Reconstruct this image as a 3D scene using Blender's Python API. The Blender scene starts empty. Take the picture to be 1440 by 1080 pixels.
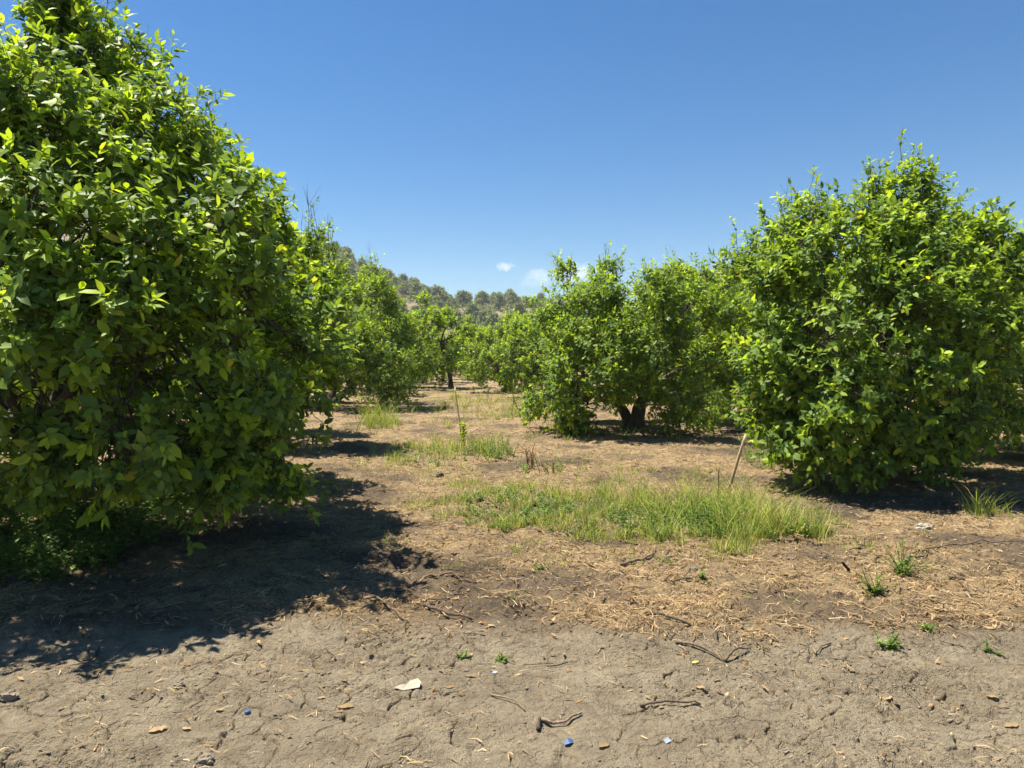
import bpy, math
import numpy as np

RNG = np.random.default_rng(11)
scene = bpy.context.scene
col = scene.collection

# ------------------------------------------------------------------ camera
FPX, CX, CY, HOR, EYE = 1028.0, 720.0, 540.0, 500.0, 1.6
PITCH = math.atan((CY - HOR) / FPX)


def ray(px, py):
    u, v = (px - CX) / FPX, (CY - py) / FPX
    return np.array([u, math.cos(PITCH) + v * math.sin(PITCH), -math.sin(PITCH) + v * math.cos(PITCH)])


def at(px, py, d):
    r = ray(px, py)
    return np.array([0, 0, EYE]) + r * (d / r[1])


def gp(px, py):
    r = ray(px, py)
    t = -EYE / r[2]
    return r[0] * t, r[1] * t


cam = bpy.data.cameras.new('camera')
cam.sensor_width = 36
cam.lens = 36 * FPX / 1440
cam.clip_end = 5000
cam.clip_start = 0.05
co = bpy.data.objects.new('camera', cam)
col.objects.link(co)
co.location = (0, 0, EYE)
co.rotation_euler = (math.pi / 2 - PITCH, 0, 0)
scene.camera = co

# ------------------------------------------------------------------ noise
PERM = RNG.permutation(512)
PERM = np.concatenate([PERM, PERM])
GA = RNG.uniform(0, 2 * math.pi, 512)
GXX, GYY = np.cos(GA), np.sin(GA)


def perlin(x, y, seed=0):
    x = np.asarray(x, float) + seed * 17.31
    y = np.asarray(y, float) + seed * 9.17
    xi = np.floor(x).astype(np.int64)
    yi = np.floor(y).astype(np.int64)
    xf, yf = x - xi, y - yi
    xi &= 511
    yi &= 511
    u = xf * xf * xf * (xf * (xf * 6 - 15) + 10)
    v = yf * yf * yf * (yf * (yf * 6 - 15) + 10)

    def g(ix, iy, dx, dy):
        h = PERM[PERM[ix & 511] + (iy & 511)]
        return GXX[h] * dx + GYY[h] * dy
    a = g(xi, yi, xf, yf)
    b = g(xi + 1, yi, xf - 1, yf)
    c = g(xi, yi + 1, xf, yf - 1)
    d = g(xi + 1, yi + 1, xf - 1, yf - 1)
    return 1.5 * ((a * (1 - u) + b * u) * (1 - v) + (c * (1 - u) + d * u) * v)


def fbm(x, y, octv=4, seed=0, gain=0.5):
    s, a, f = 0, 1.0, 1.0
    for k in range(octv):
        s = s + a * perlin(x * f, y * f, seed + k * 3)
        a *= gain
        f *= 2.03
    return s


def sstep(a, b, x):
    t = np.clip((np.asarray(x, float) - a) / (b - a), 0, 1)
    return t * t * (3 - 2 * t)


VH1, VH2 = RNG.uniform(0.1, 0.9, 4096), RNG.uniform(0.1, 0.9, 4096)


def voronoi_edge(x, y):
    xi, yi = np.floor(x).astype(np.int64), np.floor(y).astype(np.int64)
    f1 = np.full(x.shape, 9.0)
    f2 = np.full(x.shape, 9.0)
    for dx in (-1, 0, 1):
        for dy in (-1, 0, 1):
            cx, cy = xi + dx, yi + dy
            h = (cx * 73 + cy * 1931) & 4095
            d = np.hypot(cx + VH1[h] - x, cy + VH2[h] - y)
            n = d < f1
            f2 = np.where(n, f1, np.minimum(f2, d))
            f1 = np.where(n, d, f1)
    return f2 - f1


# ------------------------------------------------------------------ ground functions
def road_edge(x):
    return 4.12 + 0.18 * perlin(x / 1.1, x * 0 + 3.3, 5) + 0.06 * perlin(x / .3, x * 0 + 1.3, 6) - 0.05 * np.clip(x, -4, 4) / 4


def road_mask(x, y):
    e = road_edge(x)
    return 1 - sstep(-0.16, 0.3, y - e + 0.10 * fbm(x / .35, y / .35, 3, 71))


def litter_mask(x, y):
    n = fbm(x / 1.4 + 3, y / 1.1, 4, 21)
    m = sstep(-0.5, 0.35, n + 0.12)
    return m * (1 - road_mask(x, y) * 0.93)


def ground_h(x, y):
    x = np.asarray(x, float)
    y = np.asarray(y, float)
    r = np.hypot(x, y)
    rm = road_mask(x, y)
    fade = 1 - sstep(50, 110, r)
    h = 0.05 * fbm(x / 5, y / 5, 2, 1) * sstep(3.5, 7, r) + 0.022 * fbm(x / 1.3, y / 1.1, 3, 2)
    h += (1 - rm) * (0.026 * fbm(x / .3, y / .3, 5, 8, .7) + 0.02 + .012 * np.maximum(0, perlin(x / .09, y / .08, 12)))
    cl = fbm(x / 1.9, y / .42, 4, 31, .6)
    rough = sstep(-0.05, 0.5, cl + 0.25 * sstep(3.4, 2.6, y))
    h += rm * (.2 + .9 * rough) * (0.013 * fbm(x / .09, y / .09, 4, 41, .66) + 0.009 * np.abs(perlin(x / .030, y / .030, 44)) + .010 * np.maximum(0, perlin(x / .07, y / .06, 45) - .15))
    h += rm * (1 - rough) * 0.0035 * fbm(x / .12, y / .07, 3, 51)
    # wheel tracks pressed into the drying mud
    w = y - 3.82 - 0.05 * perlin(x / 1.7, x * 0, 61)
    h += -0.024 * np.exp(-(w / .13) ** 2) * rm + 0.014 * np.exp(-((w + .26) / .09) ** 2) * rm
    w2 = y - 2.25 - 0.07 * perlin(x / 1.5, x * 0 + 9, 62)
    h += -0.03 * np.exp(-(w2 / .18) ** 2)
    # hoof / boot sized dents
    d = perlin(x / .21, y / .17, 66)
    h -= rm * 0.022 * sstep(.42, .75, d)
    return h * fade


def gz(x, y):
    return float(ground_h(np.array([x]), np.array([y]))[0])


# ------------------------------------------------------------------ mesh helpers
def mesh(name, V, tris=None, quads=None, mats=(), tint=None, smooth=True, midx=None, attrs=None):
    me = bpy.data.meshes.new(name)
    V = np.asarray(V, np.float32)
    nt = 0 if tris is None else len(tris)
    nq = 0 if quads is None else len(quads)
    me.vertices.add(len(V))
    me.vertices.foreach_set('co', V.ravel())
    loops = np.concatenate([np.asarray(a).ravel() for a in (tris, quads) if a is not None and len(a)]).astype(np.int32)
    me.loops.add(len(loops))
    me.loops.foreach_set('vertex_index', loops)
    me.polygons.add(nt + nq)
    st = np.concatenate([np.arange(nt) * 3, nt * 3 + np.arange(nq) * 4]).astype(np.int32)
    me.polygons.foreach_set('loop_start', st)
    me.polygons.foreach_set('use_smooth', np.full(nt + nq, smooth, bool))
    for m in mats:
        me.materials.append(m)
    if midx is not None:
        me.polygons.foreach_set('material_index', np.asarray(midx, np.int32))
    if tint is not None:
        a = me.attributes.new('tint', 'FLOAT_COLOR', 'POINT')
        t = np.ones((len(V), 4), np.float32)
        t[:, :tint.shape[1]] = tint
        a.data.foreach_set('color', t.ravel())
    for k, v in (attrs or {}).items():
        a = me.attributes.new(k, 'FLOAT', 'POINT')
        a.data.foreach_set('value', np.asarray(v, np.float32))
    me.update(calc_edges=True)
    me.validate()
    return me


def obj(name, me, parent=None, loc=(0, 0, 0)):
    o = bpy.data.objects.new(name, me)
    col.objects.link(o)
    o.location = loc
    if parent is not None:
        o.parent = parent
    return o


def tag(o, label=None, cat=None, group=None, kind=None):
    if label:
        o['label'] = label
    if cat:
        o['category'] = cat
    if group:
        o['group'] = group
    if kind:
        o['kind'] = kind
    return o


def empty(name, loc, label, cat, group=None):
    o = bpy.data.objects.new(name, None)
    o.empty_display_size = 0.2
    col.objects.link(o)
    o.location = loc
    return tag(o, label, cat, group)


def unit(v):
    return v / np.maximum(np.linalg.norm(v, axis=-1, keepdims=True), 1e-9)


class Acc:
    """collects pieces of one mesh"""

    def __init__(s):
        s.V, s.T, s.Q, s.C, s.n = [], [], [], [], 0

    def add(s, V, T=None, Q=None, C=None):
        s.V.append(V)
        if T is not None and len(T):
            s.T.append(np.asarray(T) + s.n)
        if Q is not None and len(Q):
            s.Q.append(np.asarray(Q) + s.n)
        s.C.append(np.tile([.5, .5, .5], (len(V), 1)) if C is None else C)
        s.n += len(V)

    def build(s, name, mats, smooth=True):
        return mesh(name, np.concatenate(s.V), np.concatenate(s.T) if s.T else None,
                    np.concatenate(s.Q) if s.Q else None, mats, np.concatenate(s.C), smooth)


def tubes(acc, P, R, sides=5, C=None, cap=True):
    """P (n,k,3) polylines, R (n,k) radii"""
    P = np.asarray(P, float)
    R = np.asarray(R, float)
    n, k = P.shape[:2]
    Tn = unit(np.gradient(P, axis=1))
    ref = np.where(np.abs(Tn[:, :1, 2:3]) > 0.9, np.array([1., 0, 0]), np.array([0, 0, 1.]))
    A = unit(np.cross(Tn, np.broadcast_to(ref, Tn.shape)))
    B = np.cross(Tn, A)
    th = np.arange(sides) / sides * 2 * math.pi
    V = P[:, :, None] + R[:, :, None, None] * (np.cos(th)[None, None, :, None] * A[:, :, None] + np.sin(th)[None, None, :, None] * B[:, :, None])
    V = V.reshape(-1, 3)
    i, j, s = np.meshgrid(np.arange(n), np.arange(k - 1), np.arange(sides), indexing='ij')
    b = i * k * sides + j * sides
    s2 = (s + 1) % sides
    Q = np.stack([b + s, b + s2, b + sides + s2, b + sides + s], -1).reshape(-1, 4)
    T = None
    if cap:
        ii = np.arange(n)[:, None]
        f = np.arange(1, sides - 1)[None]
        e = ii * k * sides + (k - 1) * sides
        T = np.concatenate([np.stack([e + 0 * f, e + f, e + f + 1], -1).reshape(-1, 3),
                            np.stack([ii * k * sides + 0 * f, ii * k * sides + f + 1, ii * k * sides + f], -1).reshape(-1, 3)])
    c = None if C is None else np.repeat(np.asarray(C), k * sides, 0)
    acc.add(V, T, Q, c)


def leaves(acc, P, D, N, L, W, C, lod=0, bend=None, fold=None, rng=RNG):
    n = len(P)
    D = unit(D)
    N = unit(N - (N * D).sum(1, keepdims=True) * D)
    S = np.cross(D, N)
    bend = rng.uniform(.05, .35, n) if bend is None else bend
    fold = rng.uniform(.05, .35, n) if fold is None else fold
    L, W = L[:, None], W[:, None]
    bend, fold = bend[:, None], fold[:, None]

    def pt(t, w):
        return P + D * L * t + S * W * w + N * (-bend * t * t * L + fold * abs(w) * W)
    if lod == 0:
        vs = [pt(0, 0), pt(.28, -.42), pt(.28, 0), pt(.28, .42), pt(.64, -.43), pt(.64, 0), pt(.64, .43), pt(1, 0)]
        T = [(0, 2, 1), (0, 3, 2), (7, 4, 5), (7, 5, 6)]
        Q = [(1, 2, 5, 4), (2, 3, 6, 5)]
    elif lod == 1:
        vs = [pt(0, 0), pt(.45, -.5), pt(.45, .5), pt(1, 0), pt(.5, 0)]
        T = [(0, 4, 1), (0, 2, 4), (3, 1, 4), (3, 4, 2)]
        Q = []
    else:
        vs = [pt(0, 0), pt(.45, -.5), pt(.45, .5), pt(1, 0)]
        T = [(0, 3, 1), (0, 2, 3)]
        Q = []
    m = len(vs)
    V = np.stack(vs, 1).reshape(-1, 3)
    base = np.arange(n)[:, None, None] * m
    T = (base + np.array(T)[None]).reshape(-1, 3)
    Q = (base + np.array(Q)[None]).reshape(-1, 4) if Q else None
    acc.add(V, T, Q, np.repeat(C, m, 0))


def blades(acc, B, Lean, H, W, C, curl):
    """grass blades: B base (n,3), Lean horizontal dir*amount (n,2)"""
    n = len(B)
    a = RNG.uniform(0, 2 * math.pi, n)
    side = np.stack([np.cos(a), np.sin(a), 0 * a], 1)
    vs = []
    for t, w in ((0, .8), (.35, 1.), (.7, .7)):
        c = B + np.concatenate([Lean * (H * (t * .35 + t * t * .65))[:, None], (H * (t - curl * t ** 3))[:, None]], 1)
        vs += [c - side * (W * w * .5)[:, None], c + side * (W * w * .5)[:, None]]
    vs.append(B + np.concatenate([Lean * H[:, None], (H * (1 - curl))[:, None]], 1))
    V = np.stack(vs, 1).reshape(-1, 3)
    b = np.arange(n)[:, None, None] * 7
    Q = (b + np.array([(0, 1, 3, 2), (2, 3, 5, 4)])[None]).reshape(-1, 4)
    T = (b + np.array([(4, 5, 6)])[None]).reshape(-1, 3)
    acc.add(V, T, Q, np.repeat(C, 7, 0))


def ribbons(acc, P, W, C, up=None):
    """thin strips P (n,k,3), width W (n)"""
    n, k = P.shape[:2]
    Tn = unit(np.gradient(P, axis=1))
    U = np.broadcast_to(np.array([0, 0, 1.]), Tn.shape) + RNG.normal(0, .35, (n, 1, 3))
    S = unit(np.cross(Tn, U))
    w = np.ones(k)
    w[-1] = .45
    V = np.stack([P - S * (W[:, None] * w)[..., None] * .5, P + S * (W[:, None] * w)[..., None] * .5], 2).reshape(-1, 3)
    i, j = np.meshgrid(np.arange(n), np.arange(k - 1), indexing='ij')
    b = i * 2 * k + j * 2
    Q = np.stack([b, b + 1, b + 3, b + 2], -1).reshape(-1, 4)
    acc.add(V, None, Q, np.repeat(C, 2 * k, 0))


# ------------------------------------------------------------------ materials
def newmat(name):
    m = bpy.data.materials.new(name)
    m.use_nodes = True
    nt = m.node_tree
    nt.nodes.clear()
    return m, nt, nt.nodes, nt.links


def node(ns, typ, **kw):
    n = ns.new(typ)
    for k, v in kw.items():
        setattr(n, k, v)
    return n


def mixc(ns, ls, fac, a, b, blend='MIX'):
    n = node(ns, 'ShaderNodeMix', data_type='RGBA', blend_type=blend)
    for sock, val in ((0, fac), (6, a), (7, b)):
        if hasattr(val, 'links'):
            ls.new(val, n.inputs[sock])
        elif sock == 0:
            n.inputs[0].default_value = val
        else:
            n.inputs[sock].default_value = (*val, 1)
    return n.outputs[2]


def math_n(ns, ls, op, a, b=0.0, c=None):
    n = node(ns, 'ShaderNodeMath', operation=op)
    for i, v in enumerate((a, b, c)):
        if v is None:
            continue
        if hasattr(v, 'links'):
            ls.new(v, n.inputs[i])
        else:
            n.inputs[i].default_value = v
    return n.outputs[0]


def maprange(ns, ls, v, a, b, c=0.0, d=1.0):
    n = node(ns, 'ShaderNodeMapRange')
    ls.new(v, n.inputs[0])
    for i, x in enumerate((a, b, c, d)):
        n.inputs[i + 1].default_value = x
    return n.outputs[0]


def noise_n(ns, ls, vec, scale, detail=4, rough=.55):
    n = node(ns, 'ShaderNodeTexNoise')
    if vec is not None:
        ls.new(vec, n.inputs['Vector'])
    n.inputs['Scale'].default_value = scale
    n.inputs['Detail'].default_value = detail
    n.inputs['Roughness'].default_value = rough
    return n.outputs['Fac']


def leaf_material(name, old, young, yellow, trans=.42, rough=.42, tgain=(2.3, 2.0, 1.0), spec=.45):
    m, nt, ns, ls = newmat(name)
    at_ = node(ns, 'ShaderNodeAttribute', attribute_name='tint')
    sp = node(ns, 'ShaderNodeSeparateColor')
    ls.new(at_.outputs['Color'], sp.inputs[0])
    c = mixc(ns, ls, sp.outputs[0], old, young)
    c = mixc(ns, ls, sp.outputs[2], c, yellow)
    g = maprange(ns, ls, sp.outputs[1], 0, 1, .55, 1.45)
    gc = node(ns, 'ShaderNodeCombineColor')
    for i in range(3):
        ls.new(g, gc.inputs[i])
    c = mixc(ns, ls, 1.0, c, gc.outputs[0], 'MULTIPLY')
    p = node(ns, 'ShaderNodeBsdfPrincipled')
    ls.new(c, p.inputs['Base Color'])
    p.inputs['Roughness'].default_value = rough
    p.inputs['Specular IOR Level'].default_value = spec
    t = node(ns, 'ShaderNodeBsdfTranslucent')
    tc = mixc(ns, ls, 1.0, c, tgain, 'MULTIPLY')
    ls.new(tc, t.inputs['Color'])
    mx = node(ns, 'ShaderNodeMixShader')
    if isinstance(trans, tuple):
        ls.new(maprange(ns, ls, sp.outputs[0], 0, 1, *trans), mx.inputs[0])
    else:
        mx.inputs[0].default_value = trans
    ls.new(p.outputs[0], mx.inputs[1])
    ls.new(t.outputs[0], mx.inputs[2])
    o = node(ns, 'ShaderNodeOutputMaterial')
    ls.new(mx.outputs[0], o.inputs[0])
    return m


def rough_material(name, a, b, scale=20, rough=.9, bump=.3, attr=False, stretch=(1, 1, 1)):
    m, nt, ns, ls = newmat(name)
    tc = node(ns, 'ShaderNodeTexCoord')
    mp = node(ns, 'ShaderNodeMapping')
    mp.inputs['Scale'].default_value = stretch
    ls.new(tc.outputs['Object'], mp.inputs[0])
    f = noise_n(ns, ls, mp.outputs[0], scale, 6, .65)
    f = maprange(ns, ls, f, .3, .7)
    c = mixc(ns, ls, f, a, b)
    if attr:
        at_ = node(ns, 'ShaderNodeAttribute', attribute_name='tint')
        c = mixc(ns, ls, 1.0, c, at_.outputs['Color'], 'MULTIPLY')
    p = node(ns, 'ShaderNodeBsdfPrincipled')
    ls.new(c, p.inputs['Base Color'])
    p.inputs['Roughness'].default_value = rough
    p.inputs['Specular IOR Level'].default_value = .25
    bp = node(ns, 'ShaderNodeBump')
    bp.inputs['Strength'].default_value = bump
    bp.inputs['Distance'].default_value = .02
    ls.new(f, bp.inputs['Height'])
    ls.new(bp.outputs[0], p.inputs['Normal'])
    o = node(ns, 'ShaderNodeOutputMaterial')
    ls.new(p.outputs[0], o.inputs[0])
    return m


M_LEAF = leaf_material('citrus_leaf', (.100, .172, .042), (.335, .445, .028), (.52, .44, .05), (.34, .46), .5, (1.6, 1.55, .8), .15)
M_GRASS = leaf_material('grass_blade', (.135, .195, .040), (.300, .375, .065), (.52, .43, .21), .42, .6, (1.5, 1.4, 1.0), .15)
M_WEED = leaf_material('weed_leaf', (.065, .125, .026), (.165, .260, .040), (.35, .27, .08), .4, .5, (1.9, 1.8, 1.0), .3)
M_PINE = leaf_material('pine_needles', (.125, .155, .070), (.235, .265, .110), (.24, .19, .10), .35, .7, (1.5, 1.5, 1.0), .1)
M_STRAW = leaf_material('dry_straw', (.16, .098, .05), (.50, .36, .19), (.54, .45, .30), .25, .8, (1.1, 1.0, .8), .1)
M_DEADLEAF = leaf_material('dry_leaf', (.15, .085, .04), (.44, .30, .15), (.46, .35, .20), .25, .75, (1.2, 1.0, .8), .15)
M_BARK = rough_material('bark', (.040, .030, .022), (.115, .092, .072), 14, .92, .8, stretch=(1, 1, .35))
M_TWIG = rough_material('twig_bark', (.065, .055, .032), (.15, .125, .085), 30, .9, .3, stretch=(1, 1, .4))
M_DEADTWIG = rough_material('dead_twig', (.12, .10, .085), (.26, .225, .19), 40, .9, .3)
M_STICK = rough_material('fallen_stick', (.10, .070, .045), (.25, .185, .125), 35, .9, .5, attr=True)
M_CANE = rough_material('cane', (.30, .21, .115), (.50, .37, .22), 22, .7, .3, attr=True, stretch=(1, 1, .3))
M_STONE = rough_material('stone', (.27, .235, .185), (.43, .38, .31), 30, .9, .5)
M_CLOD = rough_material('clod', (.17, .138, .10), (.30, .25, .185), 25, .95, .6)
M_PAPER = rough_material('torn_paper', (.27, .24, .185), (.40, .365, .30), 25, .85, .15, attr=True)
M_BLUE = rough_material('blue_plastic', (.035, .07, .16), (.07, .13, .26), 30, .45, .2)
M_PALEBLUE = rough_material('pale_blue_plastic', (.22, .27, .33), (.34, .38, .42), 30, .4, .2)

# ------------------------------------------------------------------ world and sun
SUN_EL, SUN_AZ = math.radians(66), math.radians(-62)      # azimuth from +Y, negative = left
sd = np.array([math.sin(SUN_AZ) * math.cos(SUN_EL), math.cos(SUN_AZ) * math.cos(SUN_EL), math.sin(SUN_EL)])
w = bpy.data.worlds.new('World')
scene.world = w
w.use_nodes = True
ns, ls = w.node_tree.nodes, w.node_tree.links
ns.clear()
sky = node(ns, 'ShaderNodeTexSky', sky_type='NISHITA')
sky.sun_disc = False
sky.sun_elevation = SUN_EL
sky.sun_rotation = SUN_AZ
sky.altitude = 300
sky.air_density = 1.0
sky.dust_density = 0.2
sky.ozone_density = 4.0
hs = node(ns, 'ShaderNodeHueSaturation')
hs.inputs['Saturation'].default_value = 1.3
hs.inputs['Value'].default_value = .9
ls.new(sky.outputs[0], hs.inputs['Color'])
tc = node(ns, 'ShaderNodeTexCoord')
skyc = hs.outputs[0]
cn = node(ns, 'ShaderNodeTexNoise')
ls.new(tc.outputs['Generated'], cn.inputs['Vector'])
cn.inputs['Scale'].default_value = 95
cn.inputs['Detail'].default_value = 6
cn.inputs['Roughness'].default_value = .6
for px, py, rx, ry, amt in ((710, 375, 9, 5, .55), (757, 387, 15, 7, .45), (752, 397, 18, 6, .25), (806, 383, 26, 11, .7)):
    d = unit(ray(px, py))
    right = unit(np.cross(d, [0, 0, 1]))
    upv = np.cross(right, d)
    facs = []
    for v, s in ((right, rx / FPX), (upv, ry / FPX)):
        dn = node(ns, 'ShaderNodeVectorMath', operation='DOT_PRODUCT')
        ls.new(tc.outputs['Generated'], dn.inputs[0])
        dn.inputs[1].default_value = tuple(v / s)
        facs.append(math_n(ns, ls, 'POWER', math_n(ns, ls, 'ABSOLUTE', dn.outputs['Value']), 2.0))
    r2 = math_n(ns, ls, 'ADD', facs[0], facs[1])
    e = math_n(ns, ls, 'SUBTRACT', 1.0, math_n(ns, ls, 'MULTIPLY', r2, 0.45))
    e = math_n(ns, ls, 'ADD', e, math_n(ns, ls, 'MULTIPLY', math_n(ns, ls, 'SUBTRACT', cn.outputs['Fac'], .55), 2.6))
    dn = node(ns, 'ShaderNodeVectorMath', operation='DOT_PRODUCT')
    ls.new(tc.outputs['Generated'], dn.inputs[0])
    dn.inputs[1].default_value = tuple(d)
    front = math_n(ns, ls, 'GREATER_THAN', dn.outputs['Value'], .9)
    f = math_n(ns, ls, 'MULTIPLY', maprange(ns, ls, e, 0.0, 1.1, 0, amt), front)
    skyc = mixc(ns, ls, f, skyc, (8.2, 8.5, 8.9))
bg = node(ns, 'ShaderNodeBackground')
SKY_STRENGTH = 0.061
bg.inputs['Strength'].default_value = SKY_STRENGTH
ls.new(skyc, bg.inputs['Color'])
wo = node(ns, 'ShaderNodeOutputWorld')
ls.new(bg.outputs[0], wo.inputs[0])

sl = bpy.data.lights.new('sun', 'SUN')
sl.energy = 5.0
sl.angle = math.radians(.53)
sl.color = (1, .94, .82)
so = bpy.data.objects.new('sun', sl)
col.objects.link(so)
from mathutils import Vector
so.rotation_euler = Vector(sd).to_track_quat('Z', 'Y').to_euler()
so.location = (-20, 20, 40)

scene.view_settings.view_transform = 'Standard'
scene.view_settings.look = 'None'
scene.view_settings.exposure = 1.26
scene.view_settings.gamma = 1.0
cy = scene.cycles
cy.max_bounces = 8
cy.diffuse_bounces = 4
cy.transmission_bounces = 5
cy.glossy_bounces = 2
cy.volume_bounces = 1
cy.sample_clamp_indirect = 4
cy.caustics_reflective = False
cy.caustics_refractive = False
cy.use_denoising = True
cy.use_adaptive_sampling = True
cy.adaptive_threshold = 0.02


# ------------------------------------------------------------------ ground sheet
def build_ground():
    half = math.radians(52)
    a_front = np.linspace(-half, half, 1350)
    a_back = np.linspace(half, 2 * math.pi - half, 70)[1:-1]
    ang = np.concatenate([a_front, a_back])
    r = [0.25, .6, 1.0, 1.4, 1.75, 2.0]
    q = 2.15
    while q < 820:
        r.append(q)
        q *= 1.0015 + .0016 * sstep(4.2, 5.2, q) + .004 * sstep(10, 25, q) + .08 * sstep(35, 90, q)
    r = np.array(r)
    A, R = np.meshgrid(ang, r)
    X, Y = R * np.sin(A), R * np.cos(A)
    x, y = X.ravel(), Y.ravel()
    h = ground_h(x, y)
    rm = road_mask(x, y)
    near = (y > 1.8) & (np.hypot(x, y) < 9) & (rm > .02)
    xn, yn = x[near], y[near]
    wx = xn + .09 * fbm(xn / .3, yn / .3, 3, 81)
    wy = yn * 1.25 + .09 * fbm(xn / .3, yn / .3, 3, 85)
    ck = sstep(-.5, .1, fbm(xn / .8, yn / .8, 2, 88))
    e = voronoi_edge(wx / .25, wy / .25)
    e2 = voronoi_edge(wx / .10 + 7, wy / .10)
    fr = sstep(-.3, .5, fbm(xn / .2, yn / .2, 2, 95))
    ck2 = sstep(.0, .4, fbm(xn / .5, yn / .5, 2, 91))
    h[near] -= rm[near] * (0.034 * ck * np.exp(-(e / (.012 + .016 * ck * fr)) ** 2) + 0.013 * ck2 * np.exp(-(e2 / .035) ** 2))
    V = np.stack([x, y, h], 1)
    nr, na = A.shape
    i, j = np.meshgrid(np.arange(nr - 1), np.arange(na), indexing='ij')
    j2 = (j + 1) % na
    Q = np.stack([i * na + j, i * na + j2, (i + 1) * na + j2, (i + 1) * na + j], -1).reshape(-1, 4)
    V = np.concatenate([V, [[0, 0, 0]]])
    jj = np.arange(na)
    T = np.stack([np.full(na, len(V) - 1), (jj + 1) % na, jj], -1)
    z1 = np.zeros(1)
    me = mesh('ground', V, T[:, ::-1][:, ::-1], Q, [ground_material()], None, True, None,
              {'road': np.concatenate([rm, z1]), 'litter': np.concatenate([litter_mask(x, y), z1])})
    # faces wind upward
    if me.polygons[len(T) + 5].normal.z < 0:
        me.flip_normals()
    o = obj('ground', me)
    tag(o, 'dry cracked mud track and straw strewn orchard floor', None, None, 'structure')


def ground_material():
    m, nt, ns, ls = newmat('orchard_soil')
    tc = node(ns, 'ShaderNodeTexCoord')
    v = tc.outputs['Object']
    road = node(ns, 'ShaderNodeAttribute', attribute_name='road').outputs['Fac']
    lit = node(ns, 'ShaderNodeAttribute', attribute_name='litter').outputs['Fac']
    big = maprange(ns, ls, noise_n(ns, ls, v, 1.6, 7, .62), .34, .66)
    fine = maprange(ns, ls, noise_n(ns, ls, v, 28, 6, .7), .32, .68)
    grit = maprange(ns, ls, noise_n(ns, ls, v, 140, 3, .7), .3, .7)
    mud = mixc(ns, ls, big, (.255, .204, .130), (.390, .320, .214))
    mud = mixc(ns, ls, math_n(ns, ls, 'MULTIPLY', fine, .45), mud, (.140, .106, .068))
    mot = maprange(ns, ls, noise_n(ns, ls, v, 6, 8, .72), .46, .66)
    mud = mixc(ns, ls, math_n(ns, ls, 'MULTIPLY', mot, .75), mud, (.150, .112, .070))
    mud = mixc(ns, ls, math_n(ns, ls, 'MULTIPLY', grit, .3), mud, (.33, .285, .215))
    soil = mixc(ns, ls, big, (.105, .078, .050), (.215, .160, .104))
    soil = mixc(ns, ls, math_n(ns, ls, 'MULTIPLY', fine, .6), soil, (.065, .05, .037))
    mp = node(ns, 'ShaderNodeMapping')
    mp.inputs['Scale'].default_value = (1, 2.2, 1)
    mp.inputs['Rotation'].default_value = (0, 0, .5)
    ls.new(v, mp.inputs[0])
    st = maprange(ns, ls, noise_n(ns, ls, mp.outputs[0], 45, 5, .75), .36, .62)
    straw = mixc(ns, ls, st, (.185, .125, .066), (.50, .36, .19))
    f = math_n(ns, ls, 'MULTIPLY', lit, maprange(ns, ls, noise_n(ns, ls, v, 7, 6, .7), .36, .6, .25, 1.0))
    field = mixc(ns, ls, f, soil, straw)
    c = mixc(ns, ls, road, field, mud)
    p = node(ns, 'ShaderNodeBsdfPrincipled')
    ls.new(c, p.inputs['Base Color'])
    p.inputs['Roughness'].default_value = .95
    p.inputs['Specular IOR Level'].default_value = .15
    # hairline cracks, as relief only
    wn = node(ns, 'ShaderNodeTexNoise')
    wn.inputs['Scale'].default_value = 9
    ls.new(v, wn.inputs['Vector'])
    wv = node(ns, 'ShaderNodeMix', data_type='VECTOR')
    wv.inputs[0].default_value = .1
    ls.new(v, wv.inputs[4])
    ls.new(wn.outputs['Color'], wv.inputs[5])
    hair = []
    for sc_, wd_ in ((11, .035), (26, .06)):
        vo = node(ns, 'ShaderNodeTexVoronoi', feature='DISTANCE_TO_EDGE')
        vo.inputs['Scale'].default_value = sc_
        ls.new(wv.outputs[1], vo.inputs['Vector'])
        hair.append(maprange(ns, ls, vo.outputs['Distance'], 0, wd_))
    hair = math_n(ns, ls, 'MULTIPLY', hair[0], math_n(ns, ls, 'ADD', .5, math_n(ns, ls, 'MULTIPLY', hair[1], .5)))
    patch = maprange(ns, ls, noise_n(ns, ls, v, 3.5, 4, .6), .42, .6)
    hair = math_n(ns, ls, 'MULTIPLY', hair, math_n(ns, ls, 'MULTIPLY', road, patch))
    hgt = math_n(ns, ls, 'ADD', fine, math_n(ns, ls, 'MULTIPLY', grit, .5))
    hgt = math_n(ns, ls, 'ADD', hgt, math_n(ns, ls, 'MULTIPLY', hair, .8))
    bp = node(ns, 'ShaderNodeBump')
    bp.inputs['Strength'].default_value = 1.0
    bp.inputs['Distance'].default_value = .014
    ls.new(hgt, bp.inputs['Height'])
    ls.new(bp.outputs[0], p.inputs['Normal'])
    o = node(ns, 'ShaderNodeOutputMaterial')
    ls.new(p.outputs[0], o.inputs[0])
    return m


# ------------------------------------------------------------------ citrus trees
UP = np.array([0, 0, 1.0])


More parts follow.
